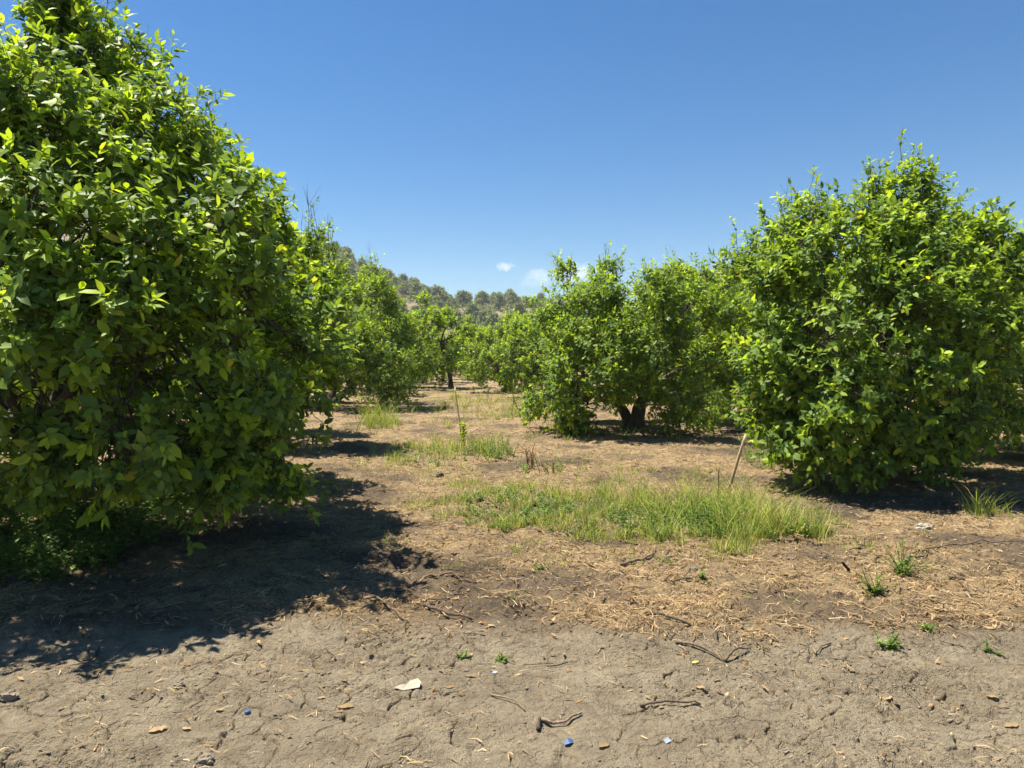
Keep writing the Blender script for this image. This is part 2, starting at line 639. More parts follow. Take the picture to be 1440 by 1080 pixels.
def auto_lobes(rng, R, H, z0, n=26, ry=1.0):
    """lobes of a rounded citrus crown of radius R, top H, skirt z0"""
    L = []
    zc, hz = (H + z0) / 2 * .96, (H - z0) / 2
    for k in range(n):
        t = (k + .5) / n
        z = 1 - 1.9 * t
        a = k * 2.39996 + rng.uniform(-.3, .3)
        s = math.sqrt(max(0, 1 - z * z)) ** .75
        f = rng.uniform(.55, .74)
        r = R * rng.uniform(.27, .42)
        L.append((math.cos(a) * s * R * f, math.sin(a) * s * R * f * ry, zc + z * (hz - r * .55) * rng.uniform(.8, 1.0), r))
    for k in range(4):
        a = rng.uniform(0, 6.28)
        L.append((math.cos(a) * R * .25, math.sin(a) * R * .25, zc + rng.uniform(-.3, .3) * hz, R * .42))
    return np.array(L)


def bez(a, b, c, d, k):
    t = np.linspace(0, 1, k)[:, None]
    return a * (1 - t) ** 3 + 3 * b * t * (1 - t) ** 2 + 3 * c * t * t * (1 - t) + d * t ** 3


def citrus(lobes, seed, shoots, lod, leafL=.105, trunkR=.15, fork=.65, limbs=5, stems=None, sprouts=14, dead=10,
           spires=10, percl=19, skirt=1.0, young=.5, per=(6, 11), deadspots=()):
    """meshes of trunk, branches, crown and bare twigs, all relative to the foot of the trunk"""
    rng = np.random.default_rng(seed)
    if spires:
        hi = np.argsort(-(lobes[:, 2] + lobes[:, 3] + rng.normal(0, .3, len(lobes))))[:spires]
        ctr = lobes[:, :3].mean(0)
        ex = []
        for i in hi:
            d = unit(unit(lobes[i, :3] - ctr) * .7 + UP * 1.0 + rng.normal(0, .35, 3))
            q = lobes[i, :3] + d * lobes[i, 3] * rng.uniform(.85, 1.1)
            r_ = rng.uniform(.16, .27)
            ex.append((*q, r_))
            if rng.random() < .6:
                ex.append((*(q + (d + UP) * .5 * rng.uniform(.22, .4)), r_ * .7))
        lobes = np.concatenate([lobes, np.array(ex)])
    C, R = lobes[:, :3], lobes[:, 3]
    top = C[:, 2].max()
    # ---- trunk
    tr = Acc()
    if stems is None:
        ft = np.array([rng.normal(0, .08), rng.normal(0, .08), fork])
        stems = [([0, 0, -.12], ft, trunkR)]
    forks = []
    for a, b, r in stems:
        a, b = np.array(a, float), np.array(b, float)
        k = 10
        P = bez(a, a + [0, 0, (b[2] - a[2]) * .4], b - (b - a) * .3 + rng.normal(0, .03, 3), b, k)
        t = np.linspace(0, 1, k)
        rad = r * (1 - .28 * t + .55 * np.exp(-t * 7))
        rad = rad * (1 + rng.normal(0, .05, k))
        tubes(tr, P[None], rad[None], 12)
        forks.append((b, r * .74))
    # ---- limbs reach for lobes; each lobe hangs off the nearest limb node
    br = Acc()
    nodes, nrad = [], []
    order = np.argsort(-R * (C[:, 2] > fork * .8) + rng.uniform(0, .15, len(C)))
    cent = C.mean(0)
    chosen = []
    for i in order:
        v = unit(C[i] - np.array([0, 0, fork]))
        if all(np.dot(v, u) < .82 for u in chosen):
            chosen.append(v)
            f, fr = forks[int(np.argmin([np.linalg.norm(C[i, :2] - q[0][:2]) for q in forks]))]
            e = C[i] * .9 + cent * .1
            m1 = f + (e - f) * .3 + UP * .15 + rng.normal(0, .08, 3)
            m2 = f + (e - f) * .7 + UP * .1 + rng.normal(0, .12, 3)
            P = bez(f - UP * .03, m1, m2, e, 12)
            rr = np.linspace(fr * .62, .016, 12) * (1 + rng.normal(0, .04, 12))
            tubes(br, P[None], rr[None], 8)
            nodes += list(P[3:])
            nrad += list(rr[3:])
        if len(chosen) >= limbs + 3:
            break
    nodes, nrad = np.array(nodes), np.array(nrad)
    hubs, hubr = [nodes], [nrad]
    for c, r in zip(C, R):
        d = np.linalg.norm(nodes - c, axis=1) + np.where(nodes[:, 2] > c[2] + .3, .6, 0)
        i = int(np.argmin(d))
        P = bez(nodes[i], nodes[i] + (c - nodes[i]) * .35 + UP * .08, c - (c - nodes[i]) * .3 + rng.normal(0, .08, 3), c, 8)
        rr = np.linspace(max(.012, nrad[i] * .6), .010, 8)
        tubes(br, P[None], rr[None], 6)
        hubs.append(P[3:])
        hubr.append(rr[3:])
        for q in range(max(3, int(7 * r / .6))):
            e = c + unit(rng.normal(0, 1, 3) + UP * .3) * r * rng.uniform(.6, .95)
            P = bez(c, c + (e - c) * .3 + rng.normal(0, .05, 3), c + (e - c) * .7 + UP * .06, e, 6)
            tubes(br, P[None], np.linspace(.010, .004, 6)[None], 4)
            hubs.append(P[1:])
            hubr.append(np.linspace(.010, .004, 6)[1:])
    hubs = np.concatenate(hubs)
    # ---- branchlets on the lobes, each carrying a spray of shoots
    dens = R ** 2 * rng.uniform(.6, 1.4, len(R)) * np.where(R < .3, 1.5, 1)
    m = int(shoots / percl)
    n = int(m * 2.6)
    li = rng.choice(len(R), n, p=dens / dens.sum())
    out = unit(rng.normal(0, 1, (n, 3)))
    cout = unit(C[li] - (cent - UP * .2))
    flip = (out * cout).sum(1) < -.25
    out[flip] *= -1
    rr = R[li] * (1 - .45 * rng.random(n) ** 1.6)
    P = C[li] + out * rr[:, None]
    inside = np.zeros(n)
    for c, r in zip(C, R):
        inside += np.linalg.norm(P - c, axis=1) < r * .58
    keep = (inside < 1) | (rng.random(n) < .14)
    keep &= P[:, 2] > .14 + skirt * .4 * rng.random(len(R))[li] + .08 * rng.random(n)
    for (sx, sy, sz, srr) in deadspots:
        keep &= np.linalg.norm(P - np.array([sx, sy, sz]), axis=1) > srr * rng.uniform(.7, 1.15, n)
    P, out, cout = P[keep][:m], out[keep][:m], cout[keep][:m]
    m = len(P)
    low = sstep(.42, .08, P[:, 2] / top)
    axis = unit(out * .8 + cout * .35 + UP * (.65 - .85 * low)[:, None] + rng.normal(0, .22, (m, 3)))
    hub = np.empty((m, 3))
    for a in range(0, m, 500):
        q = P[a:a + 500]
        hub[a:a + 500] = hubs[np.argmin(((q[:, None] - hubs[None]) ** 2).sum(-1), 1)]
    tw = br
    tip = P + axis * rng.uniform(.1, .3, m)[:, None]
    tubes(tw, np.stack([hub, (hub * .5 + P * .5) - UP * .03 + rng.normal(0, .03, (m, 3)), P, tip], 1),
          np.tile([.009, .007, .005, .003], (m, 1)), 4, cap=False)
    k = np.maximum(3, rng.normal(percl, percl * .4, m)).astype(int)
    ci = np.repeat(np.arange(m), k)
    n = len(ci)
    al = rng.uniform(-.5, 1, n)
    off = rng.normal(0, 1, (n, 3)) * (.085 + .05 * rng.random(m)[ci])[:, None]
    base = P[ci] + axis[ci] * (al * (.12 + .12 * rng.random(m)[ci]))[:, None]
    near = base.copy()
    P2 = base + off
    D = unit(axis[ci] * .9 + unit(off) * .55 + rng.normal(0, .25, (n, 3)))
    clage = rng.normal(0, .16, m)[ci]
    P = P2
    Ls = rng.uniform(.09, .26, n)
    # water sprouts above the crown
    if sprouts:
        hi = np.argsort(-(P[:, 2] + rng.normal(0, .25, n)))[:sprouts * 6]
        pick = rng.choice(hi, min(sprouts, len(hi)), replace=False)
        sP = P[pick] - UP * .1
        sD = unit(UP + rng.normal(0, .22, (len(pick), 3)))
        sL = rng.uniform(.25, .55, len(pick))
        near, clage = np.concatenate([near, near[pick]]), np.concatenate([clage, clage[pick] + .2])
        P, D, Ls = np.concatenate([P, sP]), np.concatenate([D, sD]), np.concatenate([Ls, sL])
        n = len(P)
    E = P + D * Ls[:, None]
    step = 1 if lod == 0 else (2 if lod == 1 else 3)
    ix = np.arange(0, n, step)
    mid = (near[ix] + P[ix]) / 2 - UP * .01 + rng.normal(0, .012, (len(ix), 3))
    tubes(tw, np.stack([near[ix], mid, P[ix], E[ix]], 1), np.tile([.0042, .0038, .003, .0016], (len(ix), 1)), 3, cap=False)
    # ---- leaves
    cnt = rng.integers(per[0], per[1] + 1, n)
    cnt = np.where(Ls > .35, cnt + 5, cnt)
    si = np.repeat(np.arange(n), cnt)
    first = np.cumsum(cnt) - cnt
    k = np.arange(len(si)) - first[si]
    t = .12 + .88 * (k + .6) / cnt[si]
    ph = k * 2.39996 + rng.uniform(0, 6.28, n)[si]
    d = D[si]
    ref = np.where(np.abs(d[:, 2:3]) > .9, np.array([1., 0, 0]), UP)
    a = unit(np.cross(d, ref))
    b = np.cross(d, a)
    rad = a * np.cos(ph)[:, None] + b * np.sin(ph)[:, None]
    LP = P[si] + d * (Ls[si] * t)[:, None]
    ang = (1.35 - .8 * t + rng.normal(0, .25, len(si)))[:, None]
    LD = unit(d * np.cos(ang) + rad * np.sin(ang) + np.array([0, 0, -.18]) + rng.normal(0, .12, (len(si), 3)))
    LN = d * 1.0 + UP * .6 + rng.normal(0, .28, (len(si), 3))
    hrel = np.clip(P[:, 2] / top, 0, 1.2)
    flush = rng.random(n) < np.clip(young - .2 + .5 * hrel + clage, .08, .9)
    sh_age = np.where(flush, rng.uniform(.55, 1.05, n), rng.uniform(.05, .35, n))      # how much of a shoot is fresh growth
    age = np.clip(sh_age[si] * (.3 + .75 * sstep(.25, .8, t)) + rng.normal(0, .06, len(si)), 0, 1)
    L = leafL * np.clip(rng.normal(.95, .24, len(si)), .4, 1.45) * np.where(t > .85, .7, 1.0)
    W = L * rng.uniform(.42, .60, len(si))
    yl = np.where(rng.random(len(si)) < .006, rng.uniform(.5, 1, len(si)), 0) + np.where(rng.random(n)[si] < .02, .18, 0)
    Ccol = np.stack([age, np.clip(rng.normal(.5, .2, len(si)), 0, 1), np.clip(yl, 0, 1)], 1)
    cr = Acc()
    leaves(cr, LP, LD, LN, L, W, Ccol, lod, rng=rng)
    # ---- bare twigs
    bare = []
    if dead:
        hi = np.argsort(-(P[:, 2] + rng.normal(0, .5, n)))[:max(40, dead * 4)]
        for q in rng.choice(hi, dead, replace=False):
            dt = Acc()
            twig_spray(dt, P[q] - UP * .15, unit(UP * .9 + D[q] * .6 + rng.normal(0, .2, 3)), rng.uniform(.35, .75), rng)
            bare.append(dt)
    for (sx, sy, sz, srr) in deadspots:
        dt = Acc()
        bare.append(dt)
        for q in range(26):
            p = np.array([sx, sy, sz]) + rng.normal(0, srr * .35, 3)
            twig_spray(dt, p, unit(rng.normal(0, 1, 3) + UP * .4 - np.array([0, .5, 0])), rng.uniform(.25, .5), rng)
    nm = 'citrus'
    res = {'trunk': tr.build('trunk', [M_BARK]), 'branches': br.build('branches', [M_BARK]),
           'crown': cr.build('crown', [M_LEAF])}
    res['bare_twig'] = [b.build('bare_twig', [M_DEADTWIG]) for b in bare]
    return res


def twig_spray(acc, p, d, ln, rng, r=.005):
    e = p + d * ln
    P = bez(p, p + d * ln * .35 + rng.normal(0, .03, 3), p + d * ln * .7 + rng.normal(0, .04, 3), e, 7)
    tubes(acc, P[None], np.linspace(r, r * .3, 7)[None], 4)
    for k in range(rng.integers(3, 7)):
        b = P[rng.integers(2, 6)]
        d2 = unit(d + rng.normal(0, .5, 3))
        l2 = ln * rng.uniform(.25, .5)
        Q = bez(b, b + d2 * l2 * .4, b + d2 * l2 * .7 + rng.normal(0, .02, 3), b + d2 * l2, 5)
        tubes(acc, Q[None], np.linspace(r * .55, r * .22, 5)[None], 3)


def place_tree(meshes, x, y, label, group, rot=0, scale=1, name='citrus_tree'):
    o = empty(name, (x, y, gz(x, y)), label, 'tree', group)
    o.rotation_euler = (0, 0, rot)
    o.scale = (scale,) * 3 if np.isscalar(scale) else scale
    t = obj('trunk', meshes['trunk'], o)
    obj('branches', meshes['branches'], t)
    obj('crown', meshes['crown'], o)
    for b in meshes['bare_twig']:
        obj('bare_twig', b, o)
    return o


def lobes_at(spec, x, y):
    """lobes given as (px, py, distance, radius in m) on the photo -> relative to the foot"""
    z = gz(x, y)
    return np.array([[*(at(px, py, d) - [x, y, z]), r] for px, py, d, r in spec])


ORCH = 'citrus trees of the orchard'


def build_trees():
    # big tree on the left
    x, y = gp(47, 722)
    spec = [(97, 118, 6.8, .27), (60, 78, 6.9, .20), (104, 60, 7.0, .15), (20, 120, 6.7, .26), (95, 185, 6.2, .36), (25, 180, 6.1, .40), (160, 215, 6.3, .36), (50, 185, 6.9, .48), (135, 190, 7.2, .40), (160, 140, 7.2, .2), (-40, 170, 7.3, .5), (243, 205, 7.2, .34), (222, 280, 6.6, .58),
            (276, 280, 7.3, .36), (315, 348, 7.2, .42), (368, 408, 7.3, .36), (370, 455, 6.8, .50), (355, 540, 6.8, .55), (345, 605, 6.6, .45),
            (120, 290, 6.0, .75), (20, 260, 5.8, .7), (-80, 260, 6.2, .8), (250, 380, 5.8, .75), (100, 400, 5.3, .75), (-20, 390, 5.1, .7),
            (320, 470, 5.9, .65), (200, 510, 5.3, .65), (60, 510, 5.0, .58), (-60, 500, 5.0, .6), (310, 570, 5.7, .5), (170, 575, 5.2, .42),
            (80, 585, 5.3, .36), (250, 620, 5.7, .32), (10, 575, 5.0, .34), (-110, 450, 5.6, .8), (-150, 330, 6.5, .8), (365, 645, 6.4, .26),
            (60, 250, 8.6, .8), (180, 330, 8.9, .8), (290, 400, 8.9, .75), (330, 500, 8.9, .75), (200, 480, 9.4, .8), (60, 420, 9.6, .8),
            (-60, 300, 9.2, .8), (-120, 420, 9.2, .8), (-180, 450, 7.6, .9), (120, 520, 9.4, .6), (320, 560, 8.6, .5), (-120, 560, 8.4, .5), (20, 600, 8.0, .45), (120, 610, 8.2, .45), (-100, 620, 7.4, .6), (220, 600, 8.4, .4), (-60, 640, 6.4, .5),
            (60, 380, 7.2, .9), (200, 420, 7.2, .9), (-60, 430, 7.2, .9), (310, 420, 7.4, .7)]
    m = citrus(lobes_at(spec, x, y), 3, 11200, 0, .098, .21, .75, 7, sprouts=26, dead=16, young=.58, spires=4, skirt=1.3)
    place_tree(m, x, y, 'large bright green citrus tree filling the left side, foot in dark undergrowth', ORCH)
    # right front tree
    x, y = gp(1230, 670)
    spec = [(1240, 318, 9.4, .30), (1229, 278, 9.4, .16), (1282, 286, 9.4, .19), (1255, 285, 9.3, .24), (1280, 335, 9.4, .38), (1200, 338, 9.3, .33), (1146, 302, 9.4, .18), (1155, 345, 9.3, .34), (1108, 352, 9.5, .30), (1065, 375, 9.6, .2), (1320, 325, 9.5, .26), (1350, 338, 9.6, .24), (1400, 365, 9.7, .3), (1240, 375, 8.9, .55),
            (1110, 400, 9.6, .45), (1160, 410, 8.7, .6), (1300, 400, 8.8, .6), (1370, 385, 9.6, .5), (1105, 480, 9.5, .38), (1120, 490, 8.9, .55),
            (1240, 470, 8.2, .62), (1350, 480, 8.6, .55), (1180, 540, 8.3, .55), (1130, 560, 8.8, .45), (1290, 550, 8.3, .55), (1200, 610, 8.4, .42),
            (1130, 620, 8.5, .38), (1115, 590, 9.0, .32), (1165, 650, 8.3, .26), (1275, 610, 8.6, .42), (1350, 560, 9.0, .5), (1390, 470, 10, .5),
            (1150, 385, 11, .5), (1250, 365, 11.2, .5), (1330, 420, 11.2, .6), (1250, 430, 11.6, .7), (1140, 470, 11.3, .6), (1190, 540, 11, .5),
            (1310, 530, 11.2, .5), (1220, 450, 9.8, .8), (1280, 480, 9.9, .7), (1160, 480, 9.9, .7), (1230, 560, 9.6, .6)]
    L = lobes_at(spec, x, y)
    ds = [tuple(at(1160, 468, 8.35) - [x, y, 0]) + (.42,)]
    m = citrus(L, 5, 7400, 0, .095, .17, .6, 6, sprouts=14, dead=16, young=.5, deadspots=ds, spires=0, skirt=.5)
    place_tree(m, x, y, 'tall citrus tree on the right with a grey bare-twig patch and dark short trunk', ORCH)
    # middle right tree with forked trunk
    x, y = gp(893, 604)
    spec = [(865, 412, 15.6, .50), (928, 415, 15.6, .44), (982, 412, 15.9, .44), (800, 432, 15.7, .48), (840, 455, 14.6, .7), (910, 450, 14.3, .8),
            (985, 450, 15.0, .7), (785, 480, 15.4, .6), (850, 510, 14.0, .75), (940, 520, 14.2, .75), (775, 540, 15.4, .5), (810, 555, 14.6, .5),
            (880, 535, 14.0, .45), (960, 560, 14.6, .5), (1010, 500, 15.6, .65), (1015, 440, 16, .6), (820, 580, 14.9, .32), (770, 572, 15.2, .36), (990, 565, 15.2, .42), (795, 590, 15.4, .3), (850, 460, 17, .8),
            (940, 440, 17.2, .85), (990, 500, 17.4, .7), (880, 520, 17.2, .7), (820, 520, 16.6, .6), (890, 480, 15.6, .9), (950, 490, 15.8, .8)]
    m = citrus(lobes_at(spec, x, y), 8, 7000, 1, .096, .17, .5, 6, stems=[([.03, 0, -.1], [.12, -.05, .62], .17), ([-.12, 0, -.1], [-.38, .0, .55], .13)],
               sprouts=16, dead=8, young=.5, spires=6, skirt=.7)
    place_tree(m, x, y, 'round citrus tree right of the grassy lane, trunk forked low above its shadow', ORCH)
    # left middle tree, spreading stems
    x, y = gp(464, 573)
    spec = [(480, 418, 22.8, .6), (520, 430, 22.6, .65), (455, 425, 22.6, .7), (550, 465, 22.6, .75), (500, 480, 21.4, .9), (575, 500, 22.6, .6),
            (440, 480, 21.8, .9), (545, 515, 21.0, .65), (535, 548, 20.5, .48), (560, 545, 21.4, .4), (400, 460, 23, 1.0), (480, 470, 24.4, 1.0),
            (530, 490, 24.4, .8), (430, 450, 24.8, 1.0), (390, 500, 22.0, .7), (495, 510, 20.8, .6), (515, 405, 23.4, .5)]
    m = citrus(lobes_at(spec, x, y), 12, 7400, 1, .098, .15, .5, 6, spires=6,
               stems=[([-.1, 0, -.1], [-.55, .1, .75], .13), ([.08, 0, -.1], [.75, -.2, .62], .12), ([0, .1, -.1], [.1, .3, .8], .12)], sprouts=12, dead=6, young=.55, skirt=.6)
    place_tree(m, x, y, 'citrus tree left of the lane with dark stems splayed from the base', ORCH)
    # tree half hidden behind the left one, with bare twigs over it
    x, y = -4.9, 13.4
    spec = [(440, 400, 13.2, .42), (400, 410, 13.2, .55), (340, 410, 13.4, .75), (440, 440, 12.6, .5), (300, 440, 13.4, .9),
            (400, 470, 12.6, .7), (430, 500, 13, .5), (340, 490, 12.6, .8), (260, 450, 13, .9), (370, 440, 14.6, .9), (280, 480, 14.8, .9), (410, 545, 13, .42)]
    L = lobes_at(spec, x, y)
    m = citrus(L, 14, 5400, 1, .098, .15, .6, 6, spires=3, sprouts=6, dead=6, young=.62)
    r2 = np.random.default_rng(77)
    for px, py, up in ((432, 335, .8), (442, 330, .75), (452, 335, .7), (425, 340, .55), (462, 345, .6), (415, 335, .5), (395, 330, .5), (470, 350, .4)):
        dt = Acc()
        twig_spray(dt, at(px, py, 13.1) - [x, y, gz(x, y)] - UP * .25, unit(UP + r2.normal(0, .13, 3)), up * r2.uniform(1.1, 1.5), r2, .007)
        m['bare_twig'].append(dt.build('bare_twig', [M_DEADTWIG]))
    place_tree(m, x, y, 'citrus tree peeking out behind the large left tree, bare twigs sticking up', ORCH)
    # tree behind the middle right one
    x, y = gp(1018, 587)
    m = citrus(auto_lobes(np.random.default_rng(21), 2.3, 3.7, .5, 26), 22, 4800, 1, .095, .17, .7, 6, sprouts=16, dead=10, young=.5)
    place_tree(m, x, y, 'citrus tree with a single dark trunk between the two right-hand trees, set back', ORCH)
    # right edge tree
    x, y = 8.9, 11.2
    m2 = citrus(auto_lobes(np.random.default_rng(31), 2.35, 3.45, .55, 28), 32, 5600, 1, .095, .16, .6, 6, spires=5, sprouts=14, dead=8, young=.55)
    place_tree(m2, x, y, 'citrus tree cut off by the right edge, low leaves above the shadow', ORCH, 1.0)
    # ---- leaning tree at the end of the lane
    x, y = gp(632, 545)
    spec = [(625, 462, 36, .62), (605, 470, 36, .6), (645, 472, 36.2, .5), (620, 466, 35.4, .5), (628, 455, 36.6, .4)]
    m = citrus(lobes_at(spec, x, y), 41, 650, 2, .12, .14, 1.9, 4,
               stems=[([.08, 0, -.1], [-.42, .1, 2.25], .105)], sprouts=8, dead=3, young=.6, spires=0)
    place_tree(m, x, y, 'slim citrus tree with a bare leaning dark trunk at the far end of the lane', ORCH)
    # ---- distant orchard, three kinds of crown copied
    kinds = [citrus(auto_lobes(np.random.default_rng(50 + k), 2.1 + .15 * k, 3.0 + .18 * k, .35, 24), 60 + k, 1500, 2, .125, .14, .5, 5,
                    sprouts=10, dead=0, young=.62) for k in range(3)]
    r3 = np.random.default_rng(5)
    lane = [(708, 552, 31.5), (745, 551, 33), (596, 549, 42), (770, 556, 27), (520, 556, 30)]
    used = []
    for k, (px, py, d) in enumerate(lane):
        xx = at(px, py, d)[0]
        used.append((xx, d))
        lab = ['low rounded citrus tree closing the lane, its dark short stem visible', 'citrus tree closing the lane beside the round right-hand tree',
               'citrus tree right behind the slim leaning one', 'citrus tree just behind the left flank of the round lane-side tree',
               'citrus tree behind the splayed-stem tree'][k]
        place_tree(kinds[k % 3], xx, d, lab, ORCH, r3.uniform(0, 6.28), r3.uniform(.8, .88) if k < 2 else .95)
    far = []
    for d in (24.5, 29, 35, 41, 47, 54, 62):
        for px in range(-60, 1560, 40):
            if d < 34 and 520 < px < 800:
                continue
            xx = (px - 720) / FPX * d
            if all(math.hypot(xx - a, d - b) > 4.6 for a, b in used):
                used.append((xx, d))
                far.append((xx + r3.uniform(-.5, .5), d + r3.uniform(-.7, .7)))
    for k, (xx, d) in enumerate(far):
        # the rows behind the big trees only show as green through gaps
        px = CX + xx / d * FPX
        if d > 36 and not 520 < px < 820:
            continue
        if d <= 36:
            s = r3.uniform(1.05, 1.2)
        else:
            s = r3.uniform(.98, 1.18)
        lab = 'citrus tree of the far rows filling the end of the lane below the hill' if 520 < px < 820 else (
            'citrus tree in the rows behind the left-hand trees' if px < 520 else 'citrus tree in the rows behind the right-hand trees')
        place_tree(kinds[k % 3], xx, d, lab, 'distant orchard rows', r3.uniform(0, 6.28), s)


# ------------------------------------------------------------------ hills
def hill_z(x, y):
    px = x / y * FPX + CX
    ry = np.interp(px, [-900, 100, 300, 470, 520, 560, 600, 650, 700, 760, 850, 1000, 2200],
                   [330, 320, 318, 359, 385, 405, 416, 424, 429, 433, 445, 462, 470])
    ridge = (HOR - ry) / FPX * 420
    t = sstep(150, 420, y) * (1 - .6 * sstep(430, 560, y))
    s = .5 * t + .5 * t ** .75
    return EYE * 0 + ridge * s + 2.5 * fbm(x / 40, y / 40, 3, 101) * sstep(150, 230, y) - 1.5


def build_hills():
    m, nt, ns, ls = newmat('hillside_earth')
    tc = node(ns, 'ShaderNodeTexCoord')
    f = maprange(ns, ls, noise_n(ns, ls, tc.outputs['Object'], .06, 8, .65), .38, .62)
    g = maprange(ns, ls, noise_n(ns, ls, tc.outputs['Object'], .5, 6, .7), .35, .65)
    c = mixc(ns, ls, f, (.21, .135, .085), (.24, .18, .11))
    c = mixc(ns, ls, math_n(ns, ls, 'MULTIPLY', g, .6), c, (.11, .11, .05))
    p = node(ns, 'ShaderNodeBsdfPrincipled')
    ls.new(c, p.inputs['Base Color'])
    p.inputs['Roughness'].default_value = 1
    o_ = node(ns, 'ShaderNodeOutputMaterial')
    ls.new(p.outputs[0], o_.inputs[0])
    xs, ys = np.linspace(-560, 560, 200), np.linspace(140, 560, 120)
    X, Y = np.meshgrid(xs, ys)
    Z = hill_z(X.ravel(), Y.ravel())
    e = sstep(0, 60, 560 - np.abs(X.ravel())) * sstep(140, 175, Y.ravel()) * sstep(560, 520, Y.ravel())
    V = np.stack([X.ravel(), Y.ravel(), (Z + 2) * e - 2], 1)
    ny, nx = X.shape
    i, j = np.meshgrid(np.arange(ny - 1), np.arange(nx - 1), indexing='ij')
    b = i * nx + j
    Q = np.stack([b, b + 1, b + nx + 1, b + nx], -1).reshape(-1, 4)
    h = obj('hill', mesh('hill', V, None, Q, [m]))
    tag(h, 'wooded hill with bare reddish earth rising behind the orchard', None, None, 'structure')
    # the farther ridge
    xs, ys = np.linspace(-120, 640, 120), np.linspace(590, 800, 40)
    X, Y = np.meshgrid(xs, ys)
    x, y = X.ravel(), Y.ravel()
    px = x / y * FPX + CX
    rz = (HOR - np.interp(px, [560, 700, 760, 790, 900, 1100, 1400], [470, 430, 413, 410, 422, 432, 440])) / FPX * 700 - 5
    Z = rz * sstep(590, 700, y) * (1 - .7 * sstep(705, 795, y)) * sstep(-120, -60, x) * sstep(640, 560, x) + 2 * fbm(x / 30, y / 30, 3, 120) - 3
    V = np.stack([x, y, Z], 1)
    ny, nx = X.shape
    i, j = np.meshgrid(np.arange(ny - 1), np.arange(nx - 1), indexing='ij')
    b = i * nx + j
    Q = np.stack([b, b + 1, b + nx + 1, b + nx], -1).reshape(-1, 4)
    h = obj('far_hill', mesh('far_hill', V, None, Q, [m]))
    tag(h, 'farther hazy ridge showing beside the wooded hill', None, None, 'structure')
    # wood covering the far ridge: one mass
    r = np.random.default_rng(9)
    acc = Acc()
    n = 2600
    tx, ty = r.uniform(-60, 560, n), r.uniform(600, 725, n)
    fx = (tx + 120) / 760 * (120 - 1)
    fy = (ty - 590) / 210 * (40 - 1)
    tz = Z.reshape(ny, nx)[fy.astype(int), fx.astype(int)]
    for k in range(22):
        q = r.normal(0, 1, (n, 3)) * [1.7, 1.7, 1.4]
        Pq = np.stack([tx, ty, tz + 4.5], 1) + q
        leaves(acc, Pq, r.normal(0, 1, (n, 3)), r.normal(0, 1, (n, 3)) + UP, r.uniform(1.2, 2.2, n), r.uniform(.9, 1.6, n),
               np.stack([r.random(n) * .6, r.random(n), 0 * tx], 1), 2, rng=r)
    tag(obj('far_wood', acc.build('far_wood', [M_PINE])), 'hazy woodland covering the farther ridge', None, None, 'stuff')
    # scrub on the near hill: one mass
    acc = Acc()
    n = 11000
    ty = r.uniform(165, 425, n)
    tp = r.uniform(120, 860, n)
    tx = (tp - CX) / FPX * ty
    bare = fbm(tx / 22, ty / 30, 3, 131)
    k_ = bare + r.normal(0, .2, n) > -.12
    tx, ty = tx[k_], ty[k_]
    n = len(tx)
    tz = hill_z(tx, ty)
    for k in range(12):
        q = r.normal(0, 1, (n, 3)) * [.6, .6, .4]
        leaves(acc, np.stack([tx, ty, tz + .7], 1) + q, r.normal(0, 1, (n, 3)), r.normal(0, 1, (n, 3)) + UP, r.uniform(.7, 1.5, n),
               r.uniform(.5, 1.0, n), np.stack([.2 + r.random(n) * .7, r.random(n), r.random(n) * .3], 1), 2, rng=r)
    tag(obj('hill_scrub', acc.build('hill_scrub', [M_PINE])), 'low scrub scattered over the near hillside', None, None, 'stuff')
    # single pines
    kinds = []
    for k in range(4):
        H = 5.6 + k * .5
        ta = Acc()
        P = bez(np.array([0, 0, -.6]), np.array([.1, 0, 2.]), np.array([r.normal(0, .4), r.normal(0, .4), 4.5]), np.array([r.normal(0, .5), r.normal(0, .5), H * .85]), 8)
        tubes(ta, P[None], np.linspace(.24, .07, 8)[None], 6)
        ca = Acc()
        nc = 15 + k
        for q in range(nc):
            t = q / nc
            zc = H * (.36 + .6 * t)
            rad = (2.3 + .2 * k) * (1 - t) ** .6 * r.uniform(.5, 1)
            a = q * 2.4 + r.uniform(-.4, .4)
            c = np.array([math.cos(a) * rad, math.sin(a) * rad, zc])
            s = r.uniform(.7, 1.15)
            tubes(ta, np.stack([P[min(7, 2 + int(t * 6))], c], 0)[None], np.array([[.06, .02]]), 4)
            n = 75
            leaves(ca, c + r.normal(0, 1, (n, 3)) * [s * .5, s * .5, s * .33], r.normal(0, 1, (n, 3)), r.normal(0, .7, (n, 3)) + UP,
                   r.uniform(.4, .85, n), r.uniform(.3, .6, n), np.stack([np.clip(r.normal(.45, .25, n), 0, 1), r.random(n), 0 * np.ones(n)], 1), 2, rng=r)
        kinds.append((ta.build('trunk', [M_BARK]), ca.build('crown', [M_PINE])))
    pts = []
    for att in range(9000):
        ty = 175 + 250 * r.random()
        tp = r.uniform(375, 815)
        tx = (tp - CX) / FPX * ty
        rowy = HOR - (hill_z(np.array([tx]), np.array([ty]))[0] - EYE) / ty * FPX
        if fbm(np.array([tx / 22]), np.array([ty / 30]), 3, 131)[0] < -.06:
            continue
        if 640 < tp < 668 and 432 < rowy < 458 or 676 < tp < 700 and 438 < rowy < 452 and r.random() < .8:
            continue
        if rowy > 482:
            continue
        if all((tx - a) ** 2 + (ty - b) ** 2 > 4.3 ** 2 for a, b, *_ in pts):
            pts.append((tx, ty, rowy, tp))
        if len(pts) >= 285:
            break
